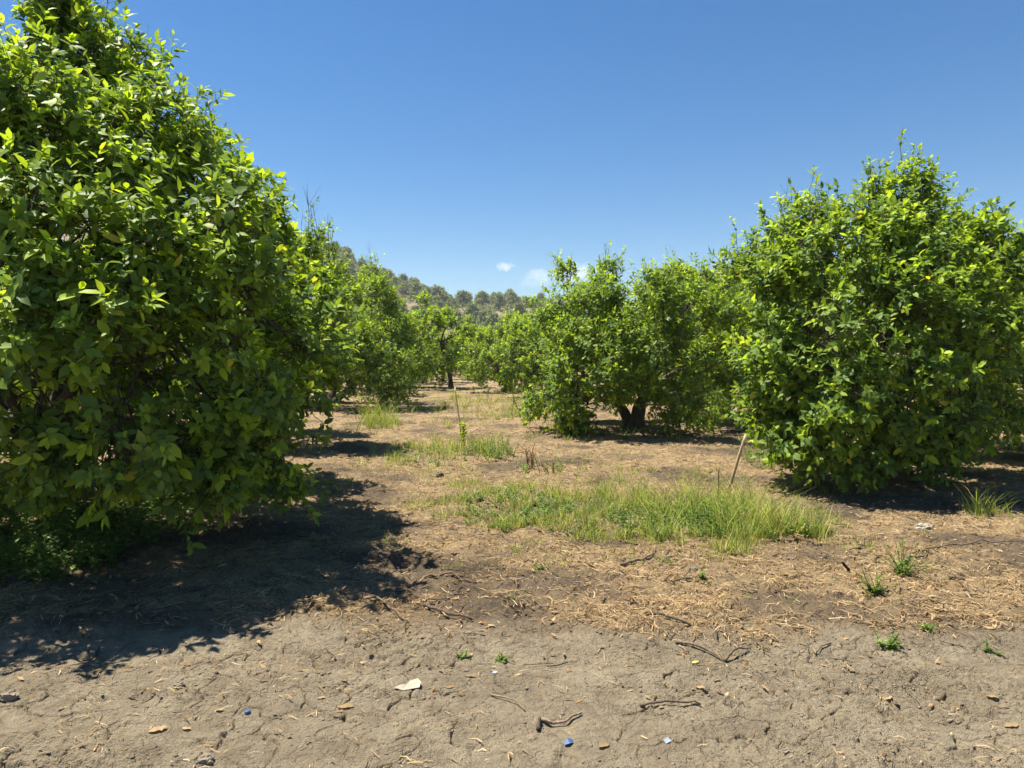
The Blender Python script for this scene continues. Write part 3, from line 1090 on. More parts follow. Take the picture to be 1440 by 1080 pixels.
    for k, (tx, ty, rowy, tp) in enumerate(pts):
        tm, cm = kinds[k % 4]
        lab = 'pine on the hill crest, its top against the sky' if ty > 398 else (
            'pine on the lower hillside just above the orchard tops' if ty < 290 else 'pine in the middle of the wooded hillside')
        o = empty('pine_tree', (tx, ty, hill_z(np.array([tx]), np.array([ty]))[0]), lab, 'tree', 'pines on the hillside')
        o.rotation_euler = (0, 0, r.uniform(0, 6.28))
        s = r.uniform(.55, 1.3)
        o.scale = (s, s, s * r.uniform(.9, 1.1))
        obj('trunk', tm, o)
        obj('crown', cm, o)


# ------------------------------------------------------------------ litter, grass, weeds
def zs(x, y):
    return ground_h(x, y)


def build_litter():
    r = np.random.default_rng(15)
    # straw
    n = 360000
    d = 2.4 + (r.random(n) ** 1.5) * 25
    u = r.uniform(-.82, .82, n)
    x, y = u * d, d
    m = litter_mask(x, y)
    clump = sstep(-.3, .35, fbm(x / .4, y / .3, 4, 141, .65))
    k = r.random(n) < m * clump * (.35 + .65 * sstep(18, 6, y)) + .003 + .09 * (1 - road_mask(x, y))
    x, y = x[k], y[k]
    n = len(x)
    print('straw', n)
    L = (.02 + .11 * r.random(n) ** 1.6) * (1 - .45 * road_mask(x, y)) * (1 + .3 * sstep(8, 16, y))
    a = r.uniform(0, 6.283, n)
    bend = r.normal(0, .35, n)
    pts = []
    z0 = zs(x, y) + .004 + r.random(n) ** 3 * .02
    tilt = r.normal(0, .13, n)
    for t in (-.5, 0, .5):
        aa = a + bend * t
        px, py = x + np.cos(aa) * L * t, y + np.sin(aa) * L * t
        pts.append(np.stack([px, py, np.maximum(zs(px, py) + .003, z0 + tilt * L * t + .006 * (1 - 4 * t * t))], 1))
    acc = Acc()
    age = np.clip(r.beta(1.5, 1.4, n), 0, 1)
    C = np.stack([age, r.random(n), (r.random(n) < .12) * .7], 1)
    ribbons(acc, np.stack(pts, 1), r.uniform(.002, .0055, n) * (1 + 1.1 * sstep(7, 18, y)), C)
    tag(obj('straw_litter', acc.build('straw_litter', [M_STRAW])), 'dry straw and chopped stems strewn over the orchard floor', None, None, 'stuff')
    # brown leaf bits
    acc = Acc()
    n = 22000
    d = 3.2 + (r.random(n) ** 1.6) * 20
    u = r.uniform(-.85, .85, n)
    x, y = u * d, d
    # extra fall under the trees
    ex, ey, er = np.array([-4.8, 4.8, 2.6]), np.array([7.4, 9.6, 15.7]), np.array([2.6, 2.2, 2.4])
    n2 = 5200
    s = r.integers(0, 3, n2)
    aa, rr = r.uniform(0, 6.283, n2), np.sqrt(r.random(n2))
    x = np.concatenate([x, ex[s] + np.cos(aa) * rr * er[s]])
    y = np.concatenate([y, ey[s] + np.sin(aa) * rr * er[s]])
    k = (y > 3.3) & (r.random(len(x)) < .12 + .88 * (1 - road_mask(x, y)))
    x, y = x[k], y[k]
    n = len(x)
    a = r.uniform(0, 6.283, n)
    D = np.stack([np.cos(a), np.sin(a), r.normal(0, .22, n)], 1)
    N = np.stack([r.normal(0, .35, n), r.normal(0, .35, n), np.ones(n)], 1)
    L = r.uniform(.012, .06, n)
    C = np.stack([r.beta(1.1, 2.2, n), r.random(n), (r.random(n) < .05) * .6], 1)
    leaves(acc, np.stack([x, y, zs(x, y) + .008], 1), D, N, L, L * r.uniform(.2, .45, n), C, 1, r.uniform(-.4, .5, n), r.uniform(-.5, .6, n), r)
    tag(obj('leaf_litter', acc.build('leaf_litter', [M_DEADLEAF])), 'brown fallen leaf bits scattered over the soil', None, None, 'stuff')
    # crumbs of soil
    acc = Acc()
    n = 26000
    d = 2.3 + (r.random(n) ** 1.3) * 9
    u = r.uniform(-.95, .95, n)
    x, y = u * d, d
    k = r.random(n) < sstep(-.1, .5, fbm(x / .5, y / .4, 3, 151)) * .9 + .08
    x, y = x[k], y[k]
    n = len(x)
    s = .0022 + .009 * r.random(n) ** 4
    oc = np.array([(1, 0, 0), (0, 1, 0), (-1, 0, 0), (0, -1, 0), (0, 0, 1), (0, 0, -.6)], float)
    V = (oc[None] * (1 + r.normal(0, .25, (n, 6, 1)))) * s[:, None, None] * [1, 1, .6] + np.stack([x, y, zs(x, y) + s * .15], 1)[:, None]
    T = np.array([(0, 1, 4), (1, 2, 4), (2, 3, 4), (3, 0, 4), (1, 0, 5), (2, 1, 5), (3, 2, 5), (0, 3, 5)])
    acc.add(V.reshape(-1, 3), (np.arange(n)[:, None, None] * 6 + T[None]).reshape(-1, 3))
    tag(obj('soil_crumbs', acc.build('soil_crumbs', [M_CLOD])), 'small crumbs of dry soil over the track', None, None, 'stuff')
    # fine chips of twig
    acc = Acc()
    n = 2600
    d = 3.7 + (r.random(n) ** 1.5) * 12
    x, y = r.uniform(-.85, .85, n) * d, d
    k = r.random(n) < .1 + .9 * (1 - road_mask(x, y))
    x, y = x[k], y[k]
    n = len(x)
    a, L = r.uniform(0, 6.283, n), r.uniform(.05, .2, n)
    pts = []
    for t in (-.5, -.1, .5):
        px, py = x + np.cos(a + .4 * t) * L * t, y + np.sin(a + .4 * t) * L * t
        pts.append(np.stack([px, py, zs(px, py) + .006 + r.random(n) * .008], 1))
    g = r.uniform(.35, 1.1, n)[:, None]
    tubes(acc, np.stack(pts, 1), np.tile([.003, .003, .002], (n, 1)) * r.uniform(.6, 1.5, n)[:, None], 4, np.repeat(g, 3, 1))
    tag(obj('twig_litter', acc.build('twig_litter', [M_STICK])), 'thin broken twigs scattered over the orchard floor', None, None, 'stuff')


def grass_patch(acc, px, py, rx, ry, n, h, r, tall=.35, young=.5, dry=.1, tuft=9):
    """blades over the ground ellipse seen at (px,py) with half sizes in photo pixels"""
    rx, ry = rx * 1.2, ry * 1.15
    cx, cyy = gp(px, py)
    _, y0 = gp(px, py + ry)
    _, y1 = gp(px, py - ry)
    RX, RY = rx * cyy / FPX, abs(y1 - y0) / 2
    nt = max(1, n // tuft)
    a, q = r.uniform(0, 6.283, nt), np.sqrt(r.random(nt)) * (1 + .15 * r.normal(0, 1, nt))
    tx, ty = cx + np.cos(a) * q * RX, (y0 + y1) / 2 + np.sin(a) * q * RY
    keep = fbm(tx / .45, ty / .45, 4, 161, .65) * 1.2 + .3 * r.normal(0, 1, nt) - .55 * np.clip(q, 0, 1) ** 2 > .04
    tx, ty, q = tx[keep], ty[keep], q[keep]
    nt = len(tx)
    i = np.repeat(np.arange(nt), tuft)
    n = len(i)
    b = r.uniform(0, 6.283, n)
    s = np.abs(r.normal(0, .035, n))
    x, y = tx[i] + np.cos(b) * s, ty[i] + np.sin(b) * s
    H = h * r.uniform(.3, 1.15, n) * (1 - .45 * np.clip(q[i], 0, 1) ** 2) * (.4 + 1.2 * r.random(nt) ** 1.3)[i] * 1.1
    lean = np.stack([np.cos(b), np.sin(b)], 1) * (r.uniform(.08, .95, n))[:, None] + r.normal(0, .18, (nt, 2))[i]
    C = np.stack([np.clip(r.normal(young, .25, n), 0, 1), r.random(n), np.where(r.random(n) < dry, r.uniform(.4, 1, n), .05)], 1)
    blades(acc, np.stack([x, y, zs(x, y) - .004], 1), lean, H, r.uniform(.003, .0065, n) * (1 + .5 * sstep(8, 16, y)), C, r.uniform(.02, .3, n))


def weed_patch(acc, px, py, rx, ry, n, h, r, leafL=.05, young=.4):
    cx, cyy = gp(px, py)
    _, y0 = gp(px, py + ry)
    _, y1 = gp(px, py - ry)
    RX, RY = rx * cyy / FPX, abs(y1 - y0) / 2
    a, q = r.uniform(0, 6.283, n), np.sqrt(r.random(n))
    weeds(acc, cx + np.cos(a) * q * RX, (y0 + y1) / 2 + np.sin(a) * q * RY, h, r, leafL, young)


def weeds(acc, x, y, h, r, leafL=.05, young=.4, origin=(0, 0, 0), lean=.3):
    n = len(x)
    z = zs(x, y)
    H = h * r.uniform(.5, 1.2, n)
    top = np.stack([x, y, z], 1) + unit(UP + r.normal(0, lean, (n, 3))) * H[:, None]
    base = np.stack([x, y, z - .01], 1)
    m = 11
    i = np.repeat(np.arange(n), m)
    t = np.tile((np.arange(m) + .6) / m, n)
    P = base[i] + (top - base)[i] * t[:, None] - np.array(origin)
    a = np.tile(np.arange(m) * 2.4, n) + r.uniform(0, 6.28, n)[i]
    D = np.stack([np.cos(a), np.sin(a), r.uniform(.1, .8, n * m)], 1)
    N = np.stack([-np.cos(a) * .3, -np.sin(a) * .3, np.ones(n * m)], 1) + r.normal(0, .25, (n * m, 3))
    L = leafL * r.uniform(.5, 1.3, n * m) * (1.15 - .5 * t)
    C = np.stack([np.clip(r.normal(young, .2, n * m) + .2 * t, 0, 1), r.random(n * m), (r.random(n * m) < .04) * .7], 1)
    leaves(acc, P, D, N, L, L * r.uniform(.35, .6, n * m), C, 1, rng=r)
    tubes(acc, np.stack([base - origin, top - origin], 1), np.tile([.003, .0015], (n, 1)), 3, np.tile([.3, .4, .1], (n, 1)), False)


def build_grass():
    r = np.random.default_rng(19)
    acc = Acc()
    G = [  # px, py, rx, ry, n, height
        (680, 715, 100, 34, 5600, .13), (650, 700, 60, 26, 1500, .13), (770, 705, 70, 22, 3600, .17), (820, 735, 120, 32, 5200, .18), (900, 720, 90, 30, 5000, .22),
        (960, 742, 90, 30, 5600, .25), (1030, 745, 90, 30, 7000, .33), (1090, 752, 75, 24, 4600, .26), (1010, 720, 50, 22, 2600, .28),
        (880, 765, 110, 12, 1500, .12), (1010, 780, 60, 8, 700, .10), (740, 745, 60, 16, 1400, .14), (640, 700, 45, 12, 700, .10),
        (560, 640, 40, 12, 1000, .17), (600, 640, 60, 18, 1900, .16), (655, 640, 50, 14, 2200, .26), (690, 638, 28, 12, 1500, .30), (600, 628, 34, 8, 900, .2),
        (690, 572, 90, 10, 6500, .30), (720, 590, 70, 7, 2500, .2), (650, 600, 60, 6, 900, .14), (770, 620, 60, 8, 700, .12), (530, 655, 40, 10, 700, .12), (590, 668, 60, 8, 700, .10), (860, 665, 90, 8, 900, .12), (960, 668, 70, 8, 600, .12), (1150, 690, 40, 10, 400, .1), (1130, 735, 40, 16, 900, .14), (850, 785, 200, 22, 1000, .08), (1150, 760, 80, 28, 600, .1), (600, 735, 70, 40, 700, .09), (930, 690, 160, 20, 1200, .11), (1060, 770, 80, 14, 900, .16), (640, 568, 40, 6, 900, .25), (740, 585, 40, 7, 1100, .25), (600, 578, 30, 6, 900, .3), (560, 578, 30, 8, 900, .3),
        (650, 552, 70, 3, 900, .25), (710, 553, 40, 3, 700, .25), (590, 555, 30, 4, 600, .3), (830, 648, 50, 12, 500, .12), (780, 650, 40, 10, 350, .10),
        (640, 660, 70, 10, 700, .1), (1085, 655, 26, 18, 700, .22), (480, 690, 40, 10, 250, .09), (440, 720, 100, 30, 300, .10), (1230, 780, 35, 14, 450, .09),
        (870, 690, 110, 20, 1100, .12), (1000, 688, 90, 16, 1100, .15), (1120, 710, 50, 14, 500, .1), (940, 620, 20, 6, 260, .14), (1000, 830, 120, 30, 90, .05),
        (780, 795, 170, 18, 260, .06), (1150, 855, 170, 40, 160, .05), (620, 790, 60, 20, 90, .07)]
    for g in G:
        grass_patch(acc, *g, r, young=.58, dry=.26)
    # thin scatter everywhere in the lane
    for px, py, rx, ry, n in ((700, 690, 250, 60, 1600), (650, 610, 180, 40, 2400), (1250, 740, 200, 50, 260), (850, 820, 330, 60, 240)):
        grass_patch(acc, px, py, rx, ry, n, .07, r, young=.45, dry=.35, tuft=4)
    tag(obj('grass', acc.build('grass', [M_GRASS])), 'patches of fresh green grass along the orchard lane', None, None, 'stuff')
    acc = Acc()
    for wp in ((110, 760, 140, 45, 300, .24), (60, 800, 90, 25, 130, .18), (190, 730, 90, 30, 220, .30), (290, 700, 60, 30, 200, .32), (20, 780, 60, 30, 110, .2),
               (330, 690, 50, 14, 90, .15)):
        weed_patch(acc, *wp, r, .06, .35)
    tag(obj('undergrowth', acc.build('undergrowth', [M_WEED])), 'dark leafy undergrowth in the shade of the large left tree', None, None, 'stuff')
    acc = Acc()
    for wp in ((1010, 745, 50, 20, 130, .24), (950, 745, 90, 25, 130, .16), (850, 735, 130, 28, 140, .13), (1105, 755, 60, 16, 60, .18), (690, 640, 34, 10, 110, .25), (720, 720, 80, 28, 160, .1), (600, 645, 60, 14, 90, .14),
               (760, 660, 40, 8, 25, .12), (880, 612, 90, 8, 90, .16), (1085, 655, 24, 16, 50, .24)):
        weed_patch(acc, *wp, r, .05, .4)
    tag(obj('leafy_weeds', acc.build('leafy_weeds', [M_WEED])), 'small leafy weeds mixed through the grass patches', None, None, 'stuff')
    # single clumps
    for px, py, rx, ry, n, h, lab in ((530, 603, 34, 9, 2600, .55, 'tall bright grass clump left of the lane in front of the splayed-stem tree'),
                                      (1384, 731, 40, 10, 1700, .26, 'spiky green grass clump at the right edge beside tree shadow'),
                                      (640, 563, 7, 2, 500, .35, 'small dark tuft of grass beside the far thin stake')):
        a2 = Acc()
        grass_patch(a2, px, py, rx, ry, n, h, r, young=.55, dry=.08)
        cx, cyy = gp(px, py)
        a2.V = [v - np.array([cx, cyy, gz(cx, cyy)]) for v in a2.V]
        tag(obj('grass_clump', a2.build('grass_clump', [M_GRASS]), None, (cx, cyy, gz(cx, cyy))), lab, 'grass clump', 'grass clumps')
    for px, py, s, n, lab in ((708, 920, .055, 5, 'tiny green weed sprig alone on the mud, nearest the middle'),
                              (655, 915, .05, 4, 'faint green sprig left of the darker sprig on the mud'),
                              (1250, 908, .075, 14, 'small green weed tuft on the right edge of the track'),
                              (1268, 815, .17, 40, 'spreading leafy weed right of the long grass, below the pale stone'),
                              (1230, 838, .11, 20, 'flat leafy weed just in front of the spreading one'),
                              (1300, 890, .05, 7, 'small weed sprig right of the weed tuft on the track edge'),
                              (1390, 915, .05, 4, 'small grassy sprig at the far right of the track'),
                              (990, 820, .07, 8, 'little bright weed in straw before the grass'),
                              (757, 803, .09, 5, 'lone pale green sprig in the straw below the lane grass'),
                              (935, 793, .06, 8, 'dark green weed beside the crossed sticks'),
                              (540, 765, .10, 4, 'green sprig at the edge of the left tree shadow')):
        cx, cyy = gp(px, py)
        a2 = Acc()
        sp = s * (1.5 if n > 9 else .5)
        weeds(a2, cx + r.normal(0, .012, n), cyy + r.normal(0, .012, n), s * (1.5 if n > 9 else 1), r, .03, .6, (cx, cyy, gz(cx, cyy)), .9)
        tag(obj('weed', a2.build('weed', [M_WEED]), None, (cx, cyy, gz(cx, cyy))), lab, 'weed', 'single weeds')


# ------------------------------------------------------------------ single things
def stick(px0, py0, px1, py1, rad, label, name='stick', tint=1.0, bow=.03, lift=.01, cat='stick', fork=False, mat=None):
    r = np.random.default_rng(int(px0 * 7 + py0))
    a, b = np.array(gp(px0, py0)), np.array(gp(px1, py1))
    k = 12
    t = np.linspace(0, 1, k)
    n = np.array([-(b - a)[1], (b - a)[0]])
    xy = a[None] + (b - a)[None] * t[:, None] + n[None] * (bow * 4 * t * (1 - t) + r.normal(0, .006, k))[:, None]
    z = ground_h(xy[:, 0], xy[:, 1]) + rad * .6 + lift * np.sin(t * math.pi) + .004
    o = np.array([*a, gz(*a)])
    acc = Acc()
    P = np.column_stack([xy, z]) - o
    rad *= .85
    rr = rad * (1 - .45 * t) * (1 + r.normal(0, .1, k))
    tubes(acc, P[None], rr[None], 7, [[tint] * 3])
    if fork:
        s = P[6]
        e = s + (P[11] - P[6]) * .6 + np.array([*(n / np.linalg.norm(n) * .09), .02])
        tubes(acc, np.stack([s, (s + e) / 2 + [0, 0, .01], e])[None], np.array([[rad * .5, rad * .4, rad * .25]]), 5, [[tint] * 3])
    return tag(obj(name, acc.build(name, [mat or M_STICK]), None, tuple(o)), label, cat, 'sticks lying on the ground')


def cane(px0, py0, px1, py1, rad, label, c0, c1, name='stake', dd=0, mat=None):
    x, y = gp(px0, py0)
    b = np.array([x, y, gz(x, y)])
    e = at(px1, py1, y + dd)
    k = 12
    t = np.linspace(0, 1, k)[:, None]
    P = (e - b) * t + np.array([.012, 0, 0]) * np.sin(t * 5)
    P[0, 2] -= .08
    acc = Acc()
    rr = rad * (1.05 - .2 * t[:, 0])
    rr[[4, 8]] *= 1.18
    th = np.repeat(np.array(c0)[None] * (1 - t) + np.array(c1)[None] * t, 8, 0)
    tubes(acc, P[None], rr[None], 8)
    acc.C[-1] = th
    return tag(obj(name, acc.build(name, [mat or M_CANE]), None, tuple(b)), label, 'stake', 'stakes standing in the orchard')


def lump(name, px, py, sx, sy, sz, mat, label, cat, seed, group=None):
    r = np.random.default_rng(seed)
    x, y = gp(px, py)
    a, b = np.meshgrid(np.linspace(0, 2 * math.pi, 20, endpoint=False), np.linspace(-1.2, 1.5, 12))
    v = np.stack([np.cos(a) * np.cos(b), np.sin(a) * np.cos(b), np.sin(b)], -1).reshape(-1, 3)
    f = 1 + .28 * fbm(v[:, 0] * 1.6 + seed, v[:, 1] * 1.6 + v[:, 2] * 1.9, 4, seed)
    v = v * f[:, None] * [sx, sy, sz]
    i, j = np.meshgrid(np.arange(11), np.arange(20), indexing='ij')
    Q = np.stack([i * 20 + j, i * 20 + (j + 1) % 20, (i + 1) * 20 + (j + 1) % 20, (i + 1) * 20 + j], -1).reshape(-1, 4)
    T = np.array([(220 + q, 220 + (q + 1) % 20, 220 + (q + 10) % 20) for q in range(0)] or [(220, 221, 222)])
    v = np.concatenate([v, [v[220:].mean(0)]])
    T = np.stack([220 + np.arange(20), 220 + (np.arange(20) + 1) % 20, np.full(20, 240)], 1)
    me = mesh(name, v, T, Q, [mat], None, False)
    return tag(obj(name, me, None, (x, y, gz(x, y) + sz * .35)), label, cat, group)


def sheet(name, px, py, pts, faces, mat, label, cat, rot=0, group=None, tint=None):
    """small bent scrap with real thickness"""
    x, y = gp(px, py)
    me = bpy.data.meshes.new(name)
    me.from_pydata(pts, [], faces)
    a = me.attributes.new('tint', 'FLOAT_COLOR', 'POINT')
    for i in range(len(pts)):
        v = tint[i] if tint else 1.0
        a.data[i].color = (v, v * .98, v * .94, 1)
    me.materials.append(mat)
    o = obj(name, me, None, (x, y, gz(x, y) + .004))
    o.rotation_euler = (0, 0, rot)
    md = o.modifiers.new('thickness', 'SOLIDIFY')
    md.thickness = .0012
    return tag(o, label, cat, group)


def dry_leaf(px, py, L, label, seed, c=(.9, .6, .3)):
    r = np.random.default_rng(seed)
    x, y = gp(px, py)
    L *= .85
    acc = Acc()
    a = r.uniform(-.6, .6) + (math.pi if r.random() < .5 else 0)
    k = 7
    ts = np.linspace(0, 1, k)
    vs = []
    curl = r.uniform(.05, .2)
    for t in ts:
        wd = L * .28 * math.sin(math.pi * min(1, t * .92 + .05)) ** .8
        for s in (-1, -.5, 0, .5, 1):
            vs.append((L * (t - .5), wd * s * (1 + r.normal(0, .12)), curl * wd * s * s + L * .05 * math.sin(t * 5 + seed) ** 2 + r.normal(0, .0015) + .003))
    V = np.array(vs)
    ca, sa = math.cos(a), math.sin(a)
    V = np.column_stack([V[:, 0] * ca - V[:, 1] * sa, V[:, 0] * sa + V[:, 1] * ca, V[:, 2]])
    i, j = np.meshgrid(np.arange(k - 1), np.arange(4), indexing='ij')
    b = i * 5 + j
    Q = np.stack([b, b + 1, b + 6, b + 5], -1).reshape(-1, 4)
    acc.add(V, None, Q, np.tile(c, (len(V), 1)))
    o = obj('dry_leaf', acc.build('dry_leaf', [M_DEADLEAF]), None, (x, y, gz(x, y) + .003))
    return tag(o, label, 'leaf', 'single leaves on the mud track')


def build_things():
    # stakes
    cane(1012, 718, 1051, 611, .017, 'tan cane stake leaning right out of the long grass', (.45, .42, .34), (1.2, 1.12, 1.05))
    cane(1006, 716, 1013, 656, .008, 'short thin green-brown stem beside the leaning cane in the grass', (.4, .42, .28), (.6, .62, .38))
    cane(649, 630, 641, 545, .013, 'upright pale thin stake above the yellow-green seedling', (1.0, .98, .85), (1.9, 1.95, 2.0))
    cane(720, 585, 723, 534, .012, 'thin grey pole standing in the far lane grass', (.8, .8, .75), (1.0, 1.05, 1.05))
    # seedling at the stake
    x, y = gp(652, 632)
    o = empty('seedling', (x, y, gz(x, y)), 'yellow-green citrus seedling tied beside the pale stake', 'seedling')
    r = np.random.default_rng(4)
    st, cr = Acc(), Acc()
    P = np.array([[0, 0, -.03], [.01, 0, .15], [-.01, .01, .3], [.0, .0, .44]])
    tubes(st, P[None], np.array([[.008, .007, .006, .004]]), 6)
    n = 70
    t = r.uniform(.2, 1.05, n)
    a = r.uniform(0, 6.28, n)
    LP = np.stack([0 * t, 0 * t, t * .42], 1)
    LD = np.stack([np.cos(a), np.sin(a), r.uniform(.2, 1.3, n)], 1)
    leaves(cr, LP, LD, np.stack([-np.cos(a), -np.sin(a), np.ones(n)], 1), r.uniform(.07, .12, n), r.uniform(.03, .05, n),
           np.stack([r.uniform(.8, 1, n), r.random(n), r.uniform(0, .3, n)], 1), 0, rng=r)
    obj('stem', st.build('stem', [M_TWIG]), o)
    obj('foliage', cr.build('foliage', [M_LEAF]), o)
    # dried weeds right of the seedling
    for q, (px, py, h, lab) in enumerate(((745, 660, .34, 'reddish dried weed stalks standing by the lane, the taller pair member'),
                                          (768, 667, .22, 'low reddish dried weed stalks just right of the taller ones'))):
        x, y = gp(px, py)
        a2 = Acc()
        for k in range(9):
            twig_spray(a2, np.array([r.normal(0, .06), r.normal(0, .06), -.02]), unit(UP + r.normal(0, .3, 3)), h * r.uniform(.6, 1.2), r, .006)
        tag(obj('dried_weed', a2.build('dried_weed', [M_DRIED]), None, (x, y, gz(x, y))), lab, 'dried weed', 'dried weeds')
    # sticks
    stick(597, 857, 664, 877, .016, 'dark curved stick at the border of straw and mud', bow=-.12, tint=.7, lift=.02)
    stick(505, 852, 566, 876, .011, 'thin bent stick left of the dark curved stick', bow=.08, tint=.95)
    stick(540, 822, 576, 806, .010, 'short slanting stick near the left shadow edge', tint=.8)
    stick(592, 816, 670, 826, .011, 'long straight brown stick on the straw', tint=.9)
    stick(880, 868, 972, 888, .013, 'dark stick bedded along a straw ridge beside the mud', tint=.6, bow=.05)
    stick(873, 797, 920, 784, .015, 'thick pale brown stick in front of the grass', tint=1.0, bow=-.06)
    stick(924, 799, 947, 786, .011, 'short stick just right of the thick one in front of the grass', tint=.8)
    stick(930, 823, 990, 818, .009, 'forked thin stick among straw below the grass', tint=.7, fork=True)
    stick(1255, 806, 1312, 786, .013, 'dark stick behind the spreading leafy weed', tint=.55, bow=.05)
    stick(1335, 822, 1362, 824, .010, 'short dark stick on the right-hand straw', tint=.6)
    stick(1150, 742, 1190, 748, .010, 'thin dark stick right of the long grass', tint=.6)
    stick(1283, 782, 1440, 770, .008, 'long thin twig reaching to the right edge', tint=.7, bow=.03)
    stick(757, 1030, 760, 1012, .011, 'stubby dark end of broken root on the mud', tint=.45)
    stick(760, 1013, 818, 1007, .009, 'orange-brown curved strip of bark on the mud', tint=1.5, bow=-.15, mat=M_STICK)
    stick(900, 998, 985, 996, .007, 'thin twig half sunk in the mud track', tint=.6)
    stick(690, 978, 738, 1000, .005, 'thin crooked straw stalk on mud right of the paper', tint=1.3, bow=.12)
    stick(950, 905, 1020, 925, .010, 'fibrous brown root at the tip of the straw ridge', tint=1.0, bow=.1)
    stick(1020, 925, 1052, 912, .010, 'upturned end of the straw ridge, brown stick', tint=.9, bow=.05, lift=.03)
    # standing stub
    cane(1193, 808, 1187, 790, .011, 'short dark stub poking out of the straw', (.22, .2, .18), (.22, .2, .18), 'twig_stub', 0, M_STICK)
    # stones and clods
    lump('stone', 1299, 749, .085, .06, .05, M_STONE, 'pale grey flat stone on the straw at right', 'stone', 5)
    for q, (px, py, s, lab) in enumerate(((252, 968, .028, 'dark clod left of the paper, beside the wheel track'), (12, 985, .045, 'dark crumbly clod at the left edge of the track'),
                                          (288, 1072, .035, 'clod at the bottom edge left of the middle'), (655, 938, .018, 'small clod with a white fleck above the paper'),
                                          (1108, 1062, .02, 'small clod at the bottom right'), (1112, 788, .03, 'dark clod in front of the long grass'),
                                          (618, 672, .05, 'dark clod in the lane grass'), (975, 800, .03, 'dark clod among the straw in front of the stake'))):
        lump('clod', px, py, s, s * .8, s * .6, M_CLOD, lab, 'clod', 30 + q, 'clods of earth')
    # scraps
    sheet('torn_paper', 576, 967, [(-.075, -.005, .004), (-.03, -.028, .001), (-.012, .012, .012), (-.05, .02, .006), (.0, -.035, .008), (.05, -.02, .012), (.052, .02, .022), (.035, .04, .03), (-.004, .03, .02)],
          [(0, 1, 2, 3), (1, 4, 8, 2), (4, 5, 6, 8), (8, 6, 7)], M_PAPER, 'crumpled whitish torn paper on the mud track', 'paper', 0, None, [.9, 1, .75, .95, .8, 1.15, 1.2, 1.1, 1.0])
    sheet('plastic_scrap', 800, 1042, [(-.022, -.008, .002), (.0, -.012, .008), (.024, -.004, .003), (.018, .012, .012), (-.004, .016, .018), (-.02, .006, .006)],
          [(0, 1, 4, 5), (1, 2, 3, 4)], M_BLUE, 'blue plastic scrap at the bottom of the track', 'plastic scrap', .3, 'plastic scraps')
    sheet('plastic_scrap', 938, 1046, [(-.016, -.006, .001), (.014, -.01, .004), (.018, .008, .012), (-.01, .012, .009)],
          [(0, 1, 2, 3)], M_PALEBLUE, 'pale bluish plastic scrap right of the blue one', 'plastic scrap', .8, 'plastic scraps')
    sheet('plastic_scrap', 694, 945, [(-.022, -.006, .001), (.014, -.01, .003), (.022, .006, .008), (-.01, .01, .006)],
          [(0, 1, 2, 3)], M_PALEBLUE, 'faint light blue plastic bit in the middle of the mud', 'plastic scrap', -.3, 'plastic scraps')
    # bottle cap
    x, y = gp(348, 1003)
    a2 = Acc()
    P = np.array([[0, 0, 0], [0, .002, .012]])
    th = np.linspace(0, 2 * math.pi, 24, endpoint=False)
    ring = lambda rr, z: np.stack([np.cos(th) * rr * (1 + .03 * np.cos(th * 12)), np.sin(th) * rr * (1 + .03 * np.cos(th * 12)), np.full(24, z)], 1)
    V = np.concatenate([ring(.013, 0), ring(.0125, .010), ring(.011, .0112), [[0, 0, .0112]]])
    j = np.arange(24)
    Q = np.concatenate([np.stack([b + j, b + (j + 1) % 24, b + 24 + (j + 1) % 24, b + 24 + j], 1) for b in (0, 24)])
    a2.add(V, np.stack([48 + j, 48 + (j + 1) % 24, np.full(24, 72)], 1), Q)
    tag(obj('bottle_cap', a2.build('bottle_cap', [M_BLUE]), None, (x, y, gz(x, y) + .003)), 'small blue bottle cap on the mud at left', 'bottle cap')
    LV = [(486, 997, .085, 'broad tan dry leaf left of the paper'), (222, 1030, .085, 'largest tan dry leaf near the bottom left'), (262, 1027, .05, 'small tan leaf right of the largest bottom-left one'),
          (308, 1000, .045, 'orange dry leaf beside the blue bottle cap'), (430, 943, .05, 'tan dry leaf on the wheel track left of the paper'), (452, 985, .04, 'small dry leaf between wheel track and broad tan leaf'),
          (849, 1051, .06, 'pale dry leaf between the two plastic scraps'), (985, 975, .055, 'dry leaf on the smooth mud right of middle'), (1248, 981, .07, 'curled yellowish dry leaf on the right of the track'),
          (1395, 984, .06, 'dry leaf at right above the pale one'), (1422, 1021, .08, 'pale dry leaf at the right edge'), (1180, 1062, .04, 'reddish small leaf at the bottom right'),
          (478, 1003, .04, 'small leaf tucked under the broad tan one'), (1318, 865, .06, 'bright tan leaf on straw right of the weeds'), (1390, 886, .06, 'tan dry leaf near the right edge of the track border'),
          (1330, 640 + 185, .05, 'dry leaf beside the short dark stick'), (930, 1000, .03, 'tiny brown leaf by the sunk twig')]
    for k, (px, py, L, lab) in enumerate(LV):
        dry_leaf(px, py, L, lab, 200 + k, (.4 + .3 * math.sin(k), .45, .2 + .2 * (k % 3)))
    o = dry_leaf(978, 927, .05, 'fallen yellow-green leaf on the mud below the straw ridge', 260)
    o.data.materials[0] = M_YLEAF
    o.name = 'fallen_leaf'


M_DRIED = rough_material('dried_weed_stem', (.12, .06, .035), (.26, .14, .08), 40, .9, .2)
M_YLEAF = rough_material('yellow_leaf', (.45, .45, .10), (.62, .60, .18), 30, .6, .2)


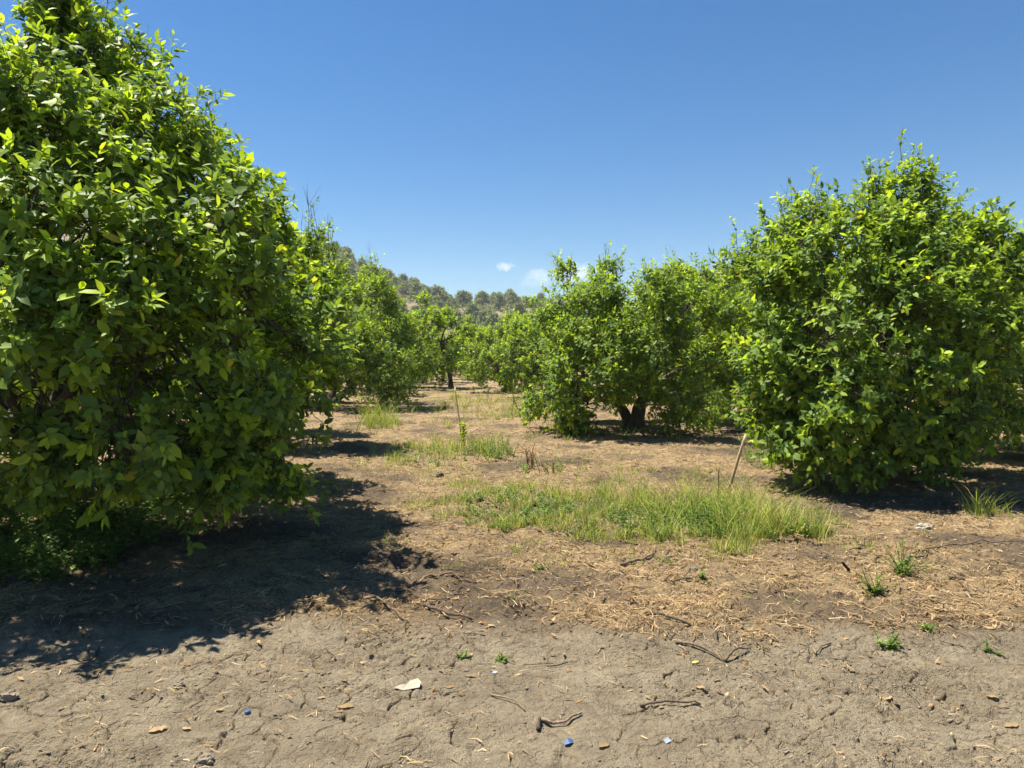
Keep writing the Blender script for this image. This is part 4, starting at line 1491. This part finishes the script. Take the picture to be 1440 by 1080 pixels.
def build_haze():
    x0, x1, y0, y1, z0, z1 = -850, 850, -850, 850, -6, 92
    V = [(x, y, z) for x in (x0, x1) for y in (y0, y1) for z in (z0, z1)]
    F = [(0, 1, 3, 2), (4, 6, 7, 5), (0, 4, 5, 1), (2, 3, 7, 6), (0, 2, 6, 4), (1, 5, 7, 3)]
    me = bpy.data.meshes.new('haze')
    me.from_pydata(V, [], F)
    m, nt, ns, ls = newmat('haze_air')
    pv = node(ns, 'ShaderNodeVolumePrincipled')
    pv.inputs['Color'].default_value = (.80, .89, 1, 1)
    pv.inputs['Density'].default_value = HAZE
    o = node(ns, 'ShaderNodeOutputMaterial')
    ls.new(pv.outputs[0], o.inputs['Volume'])
    me.materials.append(m)
    tag(obj('haze', me), 'thin bluish air over the orchard and hills', None, None, 'stuff')


HAZE = 0.00026
build_ground()
build_litter()
build_grass()
build_trees()
build_hills()
build_things()
build_haze()
